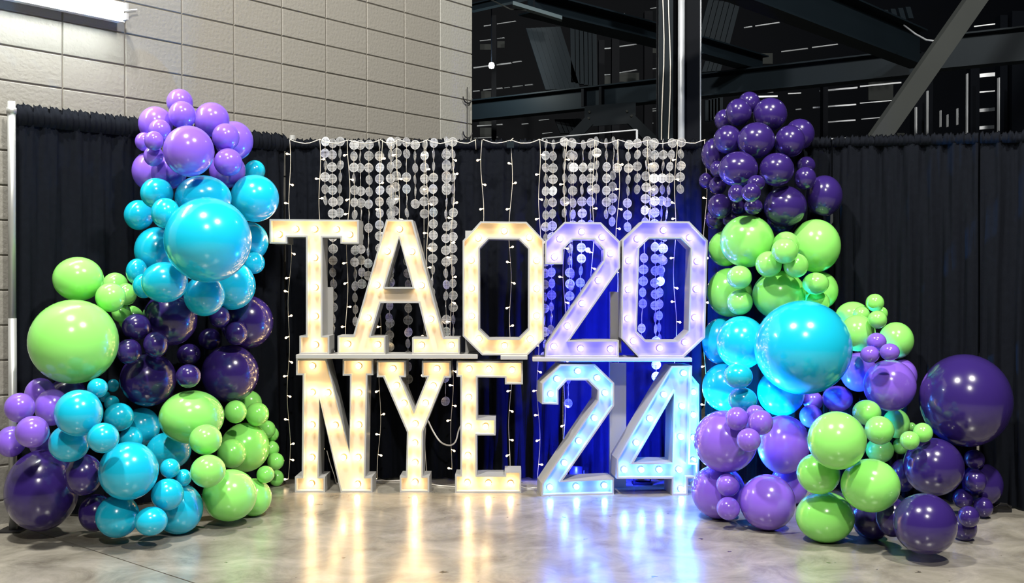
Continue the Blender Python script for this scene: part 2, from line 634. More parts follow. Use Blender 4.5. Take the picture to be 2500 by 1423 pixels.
YU = 6.93
ZS = 0.925     # top of the shelf boards
T_o = [(658, 537), (876, 539), (876, 597), (831, 597), (831, 582), (787, 582), (787, 822), (804, 822), (804, 867), (731, 867), (731, 822), (747, 822), (747, 581), (701, 581), (701, 597), (658, 597)]
T_b = [(685, 575), (725, 562), (771, 562), (824, 563), (856, 575.5), (771, 631.6), (772, 703.7), (772.7, 773.6), (773, 843)]
A_o = [(943, 540), (1007, 541), (1084, 828), (1122, 828), (1122, 869), (1006, 869), (1006, 828), (1043, 828), (1022, 744), (929, 744), (905, 825), (941, 825), (941, 868), (824, 868), (824, 824), (862, 824)]
A_h = [(974, 586), (1007, 705), (939, 705)]
A_b = [(977, 564), (947, 618), (1007, 619), (922.5, 700), (1030, 701), (900.5, 780), (1053, 782.5), (851, 843), (924, 844.5), (1030.5, 846), (1103, 846)]
O_o = [(1173, 546), (1285.5, 547), (1328, 592), (1328, 834), (1288, 873), (1177, 873), (1129.5, 826), (1129.5, 593)]
O_h = [(1193, 589), (1267, 590), (1289.4, 612.7), (1289.4, 809.5), (1267, 831.6), (1193.7, 831.6), (1171, 809.5), (1171, 612)]
O_b = [(1231, 570), (1168, 587), (1292, 586), (1151, 641), (1310, 642), (1151.6, 709), (1310, 710), (1152, 777), (1310, 776), (1170, 831.6), (1294, 832), (1232, 848.5)]
U2_o = [(1378, 548), (1467, 549), (1514, 596), (1514, 660), (1390.6, 837), (1511, 837), (1511, 879), (1330, 879), (1332, 848), (1473.7, 643), (1473.7, 616), (1451.6, 591), (1398, 591), (1374.4, 616), (1374.4, 651), (1331, 651), (1331, 595)]
U2_b = [(1366, 590), (1419, 573), (1468.5, 586), (1489, 626), (1353, 634), (1459.4, 691), (1420, 747), (1384, 801.6), (1351.6, 851), (1416.5, 856), (1489, 857.5)]
U0_o = [(1568, 546), (1683, 547), (1728, 593), (1721.5, 830.5), (1669.5, 879), (1559.7, 879), (1516.5, 832), (1519, 593)]
U0_h = [(1585, 588.5), (1663, 588.5), (1686.4, 613), (1681, 813.6), (1655, 838), (1578.5, 838), (1555, 815), (1560.8, 612.7)]
U0_b = [(1553.7, 590), (1617.5, 569), (1681, 587), (1533, 643), (1699.4, 644.5), (1532, 713), (1697, 712), (1531, 783.6), (1694, 781), (1544.6, 838), (1608.4, 855), (1669.5, 841)]
N_o = [(722.8, 876.4), (797.4, 876.4), (853, 1103), (854.4, 917), (836.6, 917), (836.6, 877), (911, 876.5), (911, 915.7), (897, 915.7), (892, 1163.6), (909, 1163.6), (909, 1201), (831.6, 1201), (779.7, 974), (778.4, 1163.6), (793.6, 1163.6), (793.6, 1201), (720, 1201.6), (720, 1163.6), (736.7, 1163.6), (739, 915.7), (722.8, 915.7)]
N_b = [(766, 892), (878, 892), (765, 956), (803, 957), (878, 957), (764.5, 1035), (821, 1036), (878, 1035), (764, 1114), (841, 1114), (876, 1114), (763, 1177.6), (875, 1179)]
Y_o = [(920, 879), (990.6, 879), (990.6, 919.5), (978.4, 919.5), (1010.6, 999), (1043, 919.5), (1030, 919.5), (1030, 880), (1101, 880), (1101, 920.7), (1086, 920.7), (1032.8, 1052.3), (1032, 1161), (1048, 1161), (1048, 1200.3), (976, 1200.3), (976, 1161), (991, 1161), (993.6, 1053.5), (935.4, 919.5), (920, 919.5)]
Y_b = [(961, 897), (1067.5, 897), (970, 938), (1059, 939), (988, 981), (1040, 981), (1015, 1031), (1014, 1077.6), (1014.6, 1125), (1014.6, 1172.5)]
E_o = [(1114.5, 882), (1276.5, 883), (1276.5, 939), (1232.7, 939), (1232.7, 923), (1165.7, 922), (1165.7, 1023), (1210, 1023), (1210, 1063.7), (1164.4, 1063.7), (1164.4, 1161), (1232, 1161), (1232, 1151), (1272.4, 1151), (1272.4, 1204), (1111, 1204), (1111, 1160), (1124, 1160), (1124, 920.7), (1114.5, 920.7)]
E_b = [(1146, 900), (1194, 901), (1250, 902.5), (1145, 969), (1144, 1040), (1186, 1039.6), (1143, 1110), (1141.6, 1176), (1192.7, 1177), (1246.6, 1178)]
L2_o = [(1368.4, 893), (1453, 893), (1499.5, 938.3), (1499.5, 994), (1373.5, 1176), (1499, 1171), (1499, 1208), (1322, 1215), (1323.4, 1184), (1459, 981), (1459, 956), (1435.5, 932), (1385, 932), (1363.4, 956), (1363.4, 991), (1323.4, 990), (1323.4, 939.6)]
L2_b = [(1357, 927), (1407.6, 908), (1454.5, 924.4), (1342, 963.6), (1474, 961), (1448, 1022), (1410, 1077.5), (1375, 1130.6), (1340, 1190), (1404, 1188), (1472, 1185)]
L4_o = [(1640.4, 893), (1690, 892), (1684, 1129), (1702.4, 1130), (1702.4, 1167), (1679, 1167), (1679, 1208), (1640.4, 1208), (1640.4, 1168.6), (1506, 1168.6), (1506, 1120.5)]
L4_h = [(1645.5, 958.6), (1642, 1129), (1547, 1129)]
L4_b = [(1665, 909), (1617, 961), (1661, 989), (1583, 1019), (1658, 1063.6), (1550, 1077.5), (1521, 1143), (1562, 1143), (1606, 1143), (1654, 1143), (1659, 1190)]
marquee('marquee_letter', 'warm-lit marquee letter T at the left end of the upper row', T_o, [], T_b, YU, zb=ZS)
marquee('marquee_letter', 'warm-lit marquee letter A between T and O in the upper row', A_o, [A_h], A_b, YU, zb=ZS)
marquee('marquee_letter', 'warm-lit octagonal marquee letter O right of the A', O_o, [O_h], O_b, YU - 0.02, zb=ZS - 0.006)
marquee('marquee_number', 'blue-lit marquee number 2 in the upper row beside the O', U2_o, [], U2_b, YU - 0.05, rear=[(0.6, 0.8), (0.65, 0.45), (0.6, 0.06)], mat= 'bulb_cool', zb=ZS - 0.018, cat='marquee number', panel='panel_cool')
marquee('marquee_number', 'blue-lit octagonal marquee number 0 at the right end of the upper row', U0_o, [U0_h], U0_b, YU - 0.05, rear=[(0.5, 0.9), (0.1, 0.5), (0.9, 0.5), (0.5, 0.06)], mat= 'bulb_cool', zb=ZS - 0.018, cat='marquee number', panel='panel_cool')
marquee('marquee_letter', 'warm-lit marquee letter N standing on the floor below the T', N_o, [], N_b, 6.96, zb=0.0)
marquee('marquee_letter', 'warm-lit marquee letter Y between N and E in the lower row', Y_o, [], Y_b, 6.96, zb=0.0)
marquee('marquee_letter', 'warm-lit marquee letter E right of the Y in the lower row', E_o, [], E_b, 6.94, zb=0.0)
marquee('marquee_number', 'cyan-lit marquee number 2 standing on the floor, turned slightly sideways', L2_o, [], L2_b, 6.86, rear=[(0.65, 0.94), (0.7, 0.45), (0.6, 0.06)], mat= 'bulb_cyan', rot=0.13, zb=0.0, cat='marquee number', panel='panel_cool')
marquee('marquee_number', 'cyan-lit marquee number 4 standing on the floor beside the right tower', L4_o, [L4_h], L4_b, 6.86, rear=[(0.78, 0.9), (0.4, 0.45), (0.35, 0.2)], mat= 'bulb_cyan', depth=0.22, rot=0.09, zb=0.0, cat='marquee number', panel='panel_cool')
S_o = [(1652, 915), (1688, 915), (1707, 938), (1707, 1160), (1690, 1178), (1690, 1189), (1652, 1189)]
marquee('marquee_letter', 'narrow spare white marquee letter with cut corners standing behind the 4', S_o, [], [(1690, 955), (1690, 1010), (1690, 1065), (1690, 1120)], 7.13, mat='bulb_cyan', depth=0.06, recess=0.03, zb=0.0, panel='panel_cool')

# shelf boards between the rows
def board(x0, x1, Yf, z0, z1, dep, label):
    a, b = at(x0, 880, Yf), at(x1, 880, Yf)
    bm = bmesh.new()
    bmesh.ops.create_cube(bm, size=1)
    for v in bm.verts:
        v.co = Vector((v.co.x * (b.x - a.x), v.co.y * dep, v.co.z * (z1 - z0)))
    bmesh.ops.bevel(bm, geom=bm.edges[:], offset=0.003, segments=1, affect='EDGES')
    me = bpy.data.meshes.new('shelf_board')
    bm.to_mesh(me)
    bm.free()
    o = obj('shelf_board', me, M['white'], None, ((a.x + b.x) / 2, Yf + dep / 2, (z0 + z1) / 2))
    return tag(o, label, 'shelf')


ZL = 0.893
board(722, 1166, 6.90, ZL + 0.003, ZS, 0.26, 'long white shelf board carrying the letters T and A')
board(1222, 1288, 6.885, ZL - 0.001, ZS - 0.006, 0.24, 'short white board end under the letter O')
board(1300, 1690, 6.85, ZL - 0.011, ZS - 0.018, 0.27, 'long white shelf board under the upper 2 and 0')


def post(x0, x1, y0, z0, Y, dep, label):
    a, b = at(x0, y0, Y), at(x1, y0, Y)
    z1 = a.z
    o = empty('support_post', ((a.x + b.x) / 2, Y, z0))
    tag(o, label, 'support')
    wd = b.x - a.x
    MB().box((0, 0.01, (z1 - z0) / 2), (wd, 0.02, z1 - z0)).build('front_board', M['white'], o)
    MB().box((-wd / 2 + 0.01, 0.02 + dep / 2, (z1 - z0) / 2), (0.02, dep, z1 - z0)).build('side_board', M['white'], o)
    return o


post(781, 813, 701, ZS, 7.135, 0.03, 'white support board showing beside the stem of the T')
post(1136, 1170, 563, ZS, 7.135, 0.03, 'white support board showing at the cut corners of the O')
post(1490, 1517, 712, ZS, 7.085, 0.04, 'white support board between the upper 2 and 0')
post(1489, 1529, 886, 0.0, 7.12, 0.06, 'tall white support board between the lower 2 and 4')

# ------------------------------------------------------------------ balloons
# outline centre, half width, half height (photo pixels), colour, order from back to front, label
LEFT = [
    # lavender top
    (439, 250, 33, 33, 'v', 1, 'small lavender balloon at the very peak of the left tower'),
    (445, 281, 34, 34, 'v', 3, 'small lavender balloon just below the peak of the left tower'),
    (380, 303, 43, 43, 'v', 1, 'medium lavender balloon at the upper left of the left tower top'),
    (517, 292, 44, 42, 'v', 2, 'medium lavender balloon at the upper right of the left tower top'),
    (571, 344, 48, 48, 'v', 0, 'lavender balloon at the right rear of the left tower top'),
    (390, 319, 28, 28, 'v', 3, 'small lavender balloon overlapping the upper left lavender balloon of the left tower'),
    (352, 346, 23, 23, 'v', 2, 'tiny leftmost lavender balloon of the left tower top'),
    (376, 344, 24, 24, 'v', 5, 'tiny lavender balloon in front of the leftmost one, left tower top'),
    (375, 381, 25, 25, 'v', 4, 'tiny lavender balloon tucked left under the largest lavender balloon, left tower'),
    (461, 369, 63, 62, 'v', 4, 'largest glossy lavender balloon in the middle of the left tower top'),
    (551, 335, 34, 34, 'v', 4, 'small lavender balloon right of the largest lavender one, left tower, upper of two'),
    (557, 396, 35, 34, 'v', 5, 'small lavender balloon right of the largest lavender one, left tower, lower of two'),
    (370, 418, 49, 49, 'v', 0, 'shaded lavender balloon at the lower left of the left tower top'),
    (412, 420, 45, 42, 'v', 1, 'shaded lavender balloon under the largest lavender one, left tower'),
    (555, 416, 45, 43, 'v', 0, 'shaded lavender balloon at the lower right of the left tower top'),
    # cyan upper
    (622, 417, 26, 26, 'c', 0, 'small cyan balloon peeking out at the right under the lavender top'),
    (622, 484, 60, 58, 'c', 2, 'large cyan balloon bulging right beside the letter T, left tower'),
    (496, 483, 70, 55, 'c', 2, 'flattened cyan balloon squeezed above the largest cyan balloon, left tower'),
    (383, 472, 41, 38, 'c', 3, 'medium cyan balloon at the upper left of the cyan band, left tower'),
    (339, 525, 37, 37, 'c', 3, 'leftmost cyan balloon of the upper cyan band, left tower'),
    (404, 520, 36, 37, 'c', 4, 'cyan balloon right of the leftmost one in the upper cyan band'),
    (508, 586, 108, 104, 'c', 5, 'largest cyan balloon in the middle of the left tower'),
    (383, 612, 56, 58, 'c', 2, 'cyan balloon left behind the largest cyan balloon, left tower'),
    (610, 590, 46, 48, 'c', 1, 'cyan balloon at the right rear of the largest cyan balloon, left tower'),
    (402, 689, 58, 50, 'c', 5, 'cyan balloon below left of the largest cyan balloon, left tower'),
    (499, 722, 51, 50, 'c', 4, 'cyan balloon hanging lowest under the largest cyan balloon, left tower'),
    (565, 697, 60, 60, 'c', 3, 'cyan balloon below right of the largest cyan balloon, left tower'),
    (620, 642, 27, 27, 'c', 2, 'tiny cyan balloon on the right edge of the upper cyan band, left tower'),
    (334, 663, 27, 32, 'c', 2, 'small cyan balloon left rear above the lime balloons, left tower'),
    (352, 698, 29, 30, 'c', 3, 'small cyan balloon touching the small lime cluster, left tower'),
    # lime left
    (191, 681, 64, 54, 'g', 3, 'lime green balloon on top of the largest lime balloon, left side'),
    (281, 698, 33, 33, 'g', 1, 'small lime balloon at the back of the lime cluster beside the cyan balloons'),
    (308, 718, 27, 27, 'g', 2, 'small lime balloon at the right of the upper lime cluster, left tower'),
    (270, 726, 38, 36, 'g', 4, 'small bright lime balloon in front of the upper lime cluster, left tower'),
    (296, 763, 24, 24, 'g', 2, 'shaded lime balloon tucked under the upper lime cluster, left tower'),
    (320, 778, 32, 32, 'g', 1, 'lime balloon behind the small dark purple balloons, left tower'),
    (180, 834, 113, 103, 'g', 5, 'largest lime green balloon on the left side of the left tower'),
    # dark purple middle
    (415, 778, 68, 66, 'd', 1, 'large dark purple balloon under the cyan band of the left tower'),
    (603, 786, 65, 65, 'd', 1, 'glossy dark purple balloon bulging right below the cyan band, left tower'),
    (362, 926, 70, 66, 'd', 2, 'large dark purple balloon between the big lime balloon and the lower lime balloons'),
    (562, 912, 71, 70, 'd', 2, 'large glossy dark purple balloon on the right side beside the letter N'),
    (333, 798, 36, 32, 'd', 4, 'small dark purple balloon, top of three beside the largest lime balloon'),
    (380, 841, 31, 32, 'd', 5, 'small dark purple balloon, rightmost of three beside the largest lime balloon'),
    (315, 858, 32, 31, 'd', 5, 'small dark purple balloon, lowest of three beside the largest lime balloon'),
    (536, 774, 26, 26, 'd', 3, 'small dark purple balloon just under the lowest cyan balloon, left tower'),
    (577, 814, 28, 29, 'd', 4, 'small dark purple balloon in front of the right dark purple bulge'),
    (512, 828, 28, 27, 'd', 4, 'small shaded dark purple balloon in the middle of the dark band, left tower'),
    (461, 865, 30, 26, 'd', 4, 'small dark purple balloon, upper of two in the dark band middle'),
    (460, 918, 31, 29, 'd', 5, 'small dark purple balloon, lower of two in the dark band middle'),
    (165, 968, 50, 46, 'd', 1, 'shaded dark purple balloon under the largest lime balloon'),
    # lavender far left
    (98, 962, 39, 40, 'v', 2, 'lavender balloon at the top of the far left lavender cluster'),
    (48, 995, 39, 36, 'v', 4, 'lavender balloon at the left of the far left lavender cluster'),
    (127, 994, 43, 45, 'v', 3, 'lavender balloon beside the lower left cyan balloons'),
    (27, 1078, 38, 38, 'v', 4, 'lavender balloon cut by the left edge of the picture'),
    (79, 1054, 43, 39, 'v', 5, 'frontmost lavender balloon of the far left cluster'),
    (104, 1083, 34, 32, 'v', 2, 'shaded lavender balloon above the big dark purple floor balloon'),
    # cyan lower
    (238, 947, 26, 24, 'c', 6, 'small cyan balloon under the largest lime balloon'),
    (276, 941, 15, 16, 'c', 5, 'tiny cyan balloon right of the small cyan balloon under the lime one'),
    (256, 968, 14, 14, 'c', 5, 'tiny cyan balloon, lower left of the tiny cyan cluster'),
    (273, 984, 19, 19, 'c', 5, 'tiny cyan balloon, lowest of the tiny cyan cluster'),
    (192, 1008, 61, 57, 'c', 6, 'large cyan balloon between the lavender cluster and the lower cyan group'),
    (290, 1018, 38, 35, 'c', 6, 'medium cyan balloon right of the large upper cyan one, left base'),
    (346, 1042, 46, 47, 'c', 3, 'cyan balloon at the rear of the lower cyan group, beside the lime ones'),
    (320, 1071, 30, 30, 'c', 4, 'small shaded cyan balloon in the middle of the lower cyan group'),
    (252, 1069, 40, 37, 'c', 7, 'medium cyan balloon left above the largest lower cyan balloon'),
    (169, 1082, 52, 46, 'c', 4, 'shaded cyan balloon below the large cyan one near the lavender cluster'),
    (412, 1100, 56, 46, 'c', 4, 'cyan balloon behind right of the largest lower cyan balloon'),
    (314, 1149, 75, 71, 'c', 7, 'largest cyan balloon of the lower left base'),
    (415, 1143, 25, 24, 'c', 7, 'tiny cyan balloon right of the largest lower cyan balloon'),
    (448, 1166, 20, 21, 'c', 6, 'tiny cyan balloon touching the lime balloons at the left base'),
    (409, 1207, 41, 39, 'c', 8, 'medium cyan balloon at the lower right front of the left base'),
    (287, 1260, 55, 52, 'c', 5, 'cyan floor balloon directly under the largest lower cyan balloon'),
    (369, 1272, 41, 35, 'c', 8, 'cyan floor balloon at the very front of the left base'),
    (436, 1242, 61, 62, 'c', 4, 'cyan floor balloon beside the lime floor balloons'),
    # lime lower
    (468, 1018, 81, 65, 'g', 4, 'large lime balloon at the top of the lower lime group, left tower'),
    (502, 1073, 41, 37, 'g', 6, 'lime balloon in front below the large lime one, left tower, upper of two'),
    (508, 1150, 44, 40, 'g', 6, 'lime balloon in front of the lime group beside the cyan ones, lower of two'),
    (566, 1107, 36, 36, 'g', 5, 'lime balloon in the middle of the lower lime group, left tower'),
    (598, 1092, 61, 60, 'g', 3, 'large lime balloon on the right of the lower lime group, left tower'),
    (561, 1209, 68, 63, 'g', 5, 'largest lime floor balloon of the left tower'),
    (619, 1214, 45, 46, 'g', 2, 'lime floor balloon at the right end of the left base'),
    (575, 1005, 28, 28, 'g', 4, 'small shaded lime balloon right of the large lime top, left tower'),
    (628, 1011, 29, 29, 'g', 3, 'small lime balloon at the upper right of the lower lime group'),
    (608, 985, 32, 32, 'g', 1, 'lime balloon just under the dark purple balloon at the right side'),
    (651, 1048, 22, 22, 'g', 2, 'small lime balloon on the right edge, second from the top'),
    (662, 1060, 19, 19, 'g', 1, 'tiny lime balloon on the right edge facing the N, third from the top'),
    (662, 1096, 20, 20, 'g', 2, 'tiny lime balloon on the right edge facing the N, fourth from the top'),
    (673, 1126, 21, 21, 'g', 3, 'tiny lime balloon on the right edge facing the N, fifth from the top'),
    (648, 1158, 22, 21, 'g', 4, 'tiny lime balloon in front of the lowest right edge one, left tower'),
    (675, 1167, 19, 20, 'g', 3, 'tiny lowest lime balloon on the right edge facing the N'),
    # dark purple base
    (103, 1196, 93, 99, 'd', 2, 'largest dark purple floor balloon at the far left'),
    (204, 1159, 48, 50, 'd', 3, 'dark purple balloon between the far left floor balloon and the cyan ones'),
    (234, 1252, 43, 45, 'd', 2, 'dark purple floor balloon behind the cyan floor balloon'),
]
RIGHT = [
    (1829, 251, 27, 27, 'd', 0, 'small dark purple balloon at the very peak of the right tower'),
    (1803, 275, 32, 34, 'd', 2, 'dark purple balloon below left of the right tower peak'),
    (1880, 280, 42, 41, 'd', 2, 'dark purple balloon below right of the right tower peak'),
    (1769, 293, 25, 26, 'd', 0, 'dark purple balloon at the left rear near the right tower peak'),
    (1776.5, 341, 35, 35, 'd', 3, 'dark purple balloon, left of three across the right tower top'),
    (1846, 343, 46, 44, 'd', 5, 'dark purple balloon, middle of three across the right tower top'),
    (1928.5, 345, 38, 39, 'd', 3, 'dark purple balloon, right of three across the right tower top'),
    (1952, 328, 37, 38, 'd', 0, 'shaded dark purple balloon at the right rear of the right tower top'),
    (1745, 378, 33, 41, 'd', 1, 'dark purple balloon on the left edge with a blue rim, right tower'),
    (1751, 412, 18, 20, 'd', 3, 'tiny dark purple balloon on the left edge above a tiny pair, right tower'),
    (1802, 413, 49, 43, 'd', 5, 'matte dark purple balloon, left of the middle pair, right tower'),
    (1896, 414, 43, 41, 'd', 5, 'matte dark purple balloon, right of the middle pair, right tower'),
    (1968, 404, 23, 22, 'd', 1, 'small dark purple balloon on the right edge, upper of two, right tower'),
    (1966, 435, 27, 28, 'd', 3, 'small dark purple balloon on the right edge, lower of two, right tower'),
    (1725, 441, 19, 20, 'd', 3, 'tiny leftmost dark purple balloon of the right tower top'),
    (1752, 453, 22, 22, 'd', 4, 'tiny dark purple balloon right of the leftmost one, right tower'),
    (1846, 447, 22, 20, 'd', 6, 'tiny dark purple balloon, topmost of the small front cluster, right tower'),
    (1798, 472, 21, 22, 'd', 6, 'tiny dark purple balloon, left of the small front cluster, right tower'),
    (1833.6, 470, 24, 23, 'd', 7, 'tiny dark purple balloon, front of the small front cluster, right tower'),
    (1839, 504, 23, 20, 'd', 6, 'tiny dark purple balloon, lowest of the small front cluster, right tower'),
    (1757, 504, 30, 31, 'd', 4, 'dark purple balloon with a blue-lit underside, left edge of right tower'),
    (1805, 504, 21, 21, 'd', 4, 'small shaded dark purple balloon behind the small front cluster, right tower'),
    (1748, 535, 26, 26, 'd', 2, 'lowest dark purple balloon on the left edge above the lime ones'),
    (1782, 536, 19, 18, 'd', 2, 'small dark purple balloon wedged above the upper left lime balloon'),
    (1917, 504, 53, 50, 'd', 5, 'large dark purple balloon just above the lime band, right tower'),
    (2012, 478, 45, 50, 'd', 1, 'dark purple balloon sticking out right of the dark top, right tower'),
    (1909, 538, 36, 34, 'd', 2, 'shaded dark purple balloon between the two large lime balloons'),
    # lime band
    (1824, 589, 67, 64, 'g', 4, 'large lime balloon, upper left of the lime band, right tower'),
    (1991, 600, 62, 65, 'g', 3, 'large lime balloon, upper right of the lime band, right tower'),
    (1919, 597, 33, 32, 'g', 5, 'lime balloon behind the front middle one of the lime band'),
    (1916, 612, 33, 32, 'g', 7, 'small lime balloon at the front middle of the lime band'),
    (1876.6, 645, 33, 32, 'g', 6, 'small lime balloon, lower left of the middle lime cluster'),
    (1943, 648, 31, 30, 'g', 6, 'small lime balloon, lower right of the middle lime cluster'),
    (1772, 607, 43, 44, 'g', 1, 'lime balloon glowing green-blue behind the upper left lime balloon'),
    (1781, 714, 56, 60, 'g', 1, 'vivid green lit balloon on the left edge beside the number 0'),
    (1805, 677, 31, 29, 'g', 6, 'small lime balloon, upper of a stacked pair, right tower left side'),
    (1806, 738, 32, 31, 'g', 6, 'small lime balloon, lower of a stacked pair, right tower left side'),
    (1902, 720, 66, 60, 'g', 4, 'large lime balloon directly above the largest cyan balloon, right tower'),
    (1991.5, 692, 33, 27, 'g', 4, 'small shaded lime balloon on the right of the lime band'),
    (1997, 738, 29, 28, 'g', 3, 'small lime balloon above the right shoulder of the largest cyan balloon'),
    (2001, 709, 46, 47, 'g', 1, 'lime balloon at the right rear of the lime band, right tower'),
    # lime on the right arm
    (2082, 774, 44, 38, 'g', 1, 'shaded lime balloon at the start of the right arm'),
    (2103, 768, 21, 20, 'g', 3, 'tiny lime balloon left in the tiny lime cluster of the right arm'),
    (2136, 739, 23, 22, 'g', 4, 'tiny lime balloon on top of the tiny lime cluster of the right arm'),
    (2151, 765, 17, 17, 'g', 2, 'tiny lime balloon at the back of the tiny lime cluster, right arm'),
    (2142, 780, 24, 22, 'g', 4, 'tiny lime balloon at the front of the tiny lime cluster, right arm'),
    (2094, 813, 44, 45, 'g', 3, 'lime balloon touching the right side of the largest cyan balloon'),
    (2188, 831, 44, 45, 'g', 2, 'lime balloon at the right end of the arm above the lavender ones'),
    # cyan band
    (1960, 848, 121, 115, 'c', 6, 'largest cyan balloon in the middle of the right tower'),
    (1810, 836, 62, 65, 'c', 3, 'cyan balloon left of the largest cyan balloon, right tower'),
    (1760, 833, 46, 57, 'c', 1, 'leftmost cyan balloon with a bright blue rim beside the number 0'),
    (1768, 945, 54, 58, 'c', 2, 'lower left cyan balloon beside the number 4'),
    (1802, 918, 36, 31, 'c', 5, 'small cyan balloon, upper of a stacked pair, right tower'),
    (1813, 976, 36, 31, 'c', 4, 'small cyan balloon, lower of a stacked pair, right tower'),
    (1907, 957, 59, 58, 'c', 3, 'shaded cyan balloon under the largest cyan balloon, right tower'),
    # lavender right arm
    (2096, 908, 46, 48, 'v', 2, 'shaded lavender balloon behind the right side of the largest cyan balloon'),
    (2140, 834, 25, 22, 'v', 5, 'tiny lavender balloon, top of the three on the right arm'),
    (2124, 865, 24, 21, 'v', 6, 'tiny lavender balloon, lower left of the three on the right arm'),
    (2172, 859, 25, 21, 'v', 6, 'tiny lavender balloon, lower right of the three on the right arm'),
    (2172, 941, 66, 63, 'v', 5, 'largest lavender balloon of the right arm beside the huge dark purple one'),
    (2203, 916, 37, 40, 'v', 1, 'lavender balloon hidden behind the largest lavender balloon of the right arm'),
    (2045, 973, 38, 32, 'v', 5, 'small lavender balloon under the largest cyan balloon, right tower'),
    (1985, 979, 25, 24, 'v', 2, 'small shaded lavender balloon under the largest cyan balloon'),
    (1980, 1016, 29, 28, 'v', 4, 'small lavender balloon left above the large front lime balloon'),
    # lavender base
    (1771, 1077, 78, 76, 'v', 3, 'large lavender balloon with a blue-lit rim beside the number 4'),
    (1799, 1022, 28, 29, 'v', 6, 'tiny lavender balloon, left of the cluster above the lavender base'),
    (1857, 1031, 31, 31, 'v', 7, 'tiny lavender balloon, right of the cluster above the lavender base'),
    (1844, 1010, 23, 22, 'v', 5, 'tiny lavender balloon, rear of the cluster above the lavender base'),
    (1828, 1074, 30, 29, 'v', 7, 'tiny lavender balloon, lowest of the cluster above the lavender base'),
    (1913, 1085, 65, 72, 'v', 5, 'large lavender balloon left of the large front lime balloon'),
    (1754, 1200, 67, 66, 'v', 2, 'blue-violet lit lavender floor balloon beside the number 4'),
    (1777, 1184, 29, 28, 'v', 5, 'small lavender balloon, upper of a stacked pair at the floor'),
    (1778, 1241, 29, 28, 'v', 5, 'small lavender balloon, lower of a stacked pair at the floor'),
    (1926, 1183, 47, 50, 'v', 2, 'shaded lavender balloon behind the largest lavender floor balloon'),
    (1874, 1226, 69, 68, 'v', 4, 'largest lavender floor balloon of the right tower'),
    # lime base
    (2043, 1075, 73, 71, 'g', 7, 'large bright lime balloon at the front of the right tower'),
    (2116, 1007, 36, 31, 'g', 6, 'lime balloon, topmost of the chain right of the large front lime one'),
    (2147, 1050, 37, 35, 'g', 7, 'lime balloon in front of the chain right of the large front lime one'),
    (2188, 1034, 34, 36, 'g', 5, 'lime balloon, rear right in the chain beside the large front lime one'),
    (2148, 1099, 35, 31, 'g', 6, 'shaded lime balloon, lowest of the chain beside the large front lime one'),
    (2221, 1075, 25, 23, 'g', 6, 'tiny lime balloon, front of the lime chain end near the huge dark one'),
    (2253, 1056, 25, 24, 'g', 5, 'tiny lime balloon at the right tip of the lime chain'),
    (2226, 1043, 12, 12, 'g', 4, 'tiniest lime balloon peeking behind the lime chain end'),
    (2199, 1089, 20, 20, 'g', 4, 'tiny shaded lime balloon under the lime chain end'),
    (1998, 1156, 54, 50, 'g', 5, 'lime balloon below left of the large front lime balloon'),
    (2125, 1185, 74, 65, 'g', 6, 'large lime balloon below right of the large front lime balloon'),
    (2014, 1262, 73, 62, 'g', 3, 'lime floor balloon at the front of the right tower'),
    # dark purple base
    (2357, 977, 116, 113, 'd', 1, 'huge dark purple balloon hovering at the far right of the right arm'),
    (2258, 1279, 80, 74, 'd', 4, 'dark purple floor balloon at the right front corner'),
    (2279, 1139, 76, 70, 'd', 4, 'dark purple balloon below the huge dark one, next to the lime chain'),
    (2379, 1121, 26, 24, 'd', 4, 'tiny dark purple balloon, topmost of the far right cluster'),
    (2381, 1173, 28, 28, 'd', 4, 'tiny dark purple balloon, second from the top of the far right cluster'),
    (2399, 1182, 51, 52, 'd', 1, 'dark purple balloon behind the far right cluster'),
    (2351, 1217, 26, 24, 'd', 4, 'tiny dark purple balloon, left of the far right cluster'),
    (2400, 1238, 25, 25, 'd', 4, 'tiny dark purple balloon, rightmost of the far right cluster'),
    (2365, 1261, 27, 26, 'd', 5, 'tiny dark purple balloon, lowest of the far right cluster'),
    (2354, 1288, 32, 32, 'd', 2, 'shaded dark purple floor balloon under the far right cluster'),
    (2128, 1268, 50, 50, 'd', 2, 'shaded dark purple floor balloon behind the lime floor balloon'),
    (2178, 1262, 42, 48, 'd', 2, 'shaded dark purple floor balloon left of the right front corner one'),
    (2206, 1160, 34, 40, 'd', 2, 'shaded dark purple balloon between the lime and dark purple balloons'),
]
NU, NV = 40, 26
prof = []
for i in range(NV + 1):
    t = math.pi * 0.965 * i / NV
    r = math.sin(t)
    z = math.cos(t)
    q = max(0.0, (t - 2.0) / (math.pi - 2.0))
    prof.append((max(r, 0.001) * (1 - 0.10 * q), z - 0.07 * q * q))
prof += [(0.06, -1.085), (0.045, -1.09), (0.06, -1.105), (0.07, -1.11), (0.05, -1.112)]
bal_mb = MB().lathe(prof, NU)
BAL_ME = {}
for k_ in BAL:
    m_ = mesh('balloon', bal_mb.v, bal_mb.f, True)
    m_.materials.append(M['bal_' + k_])
    BAL_ME[k_] = m_
TOL = 1.0


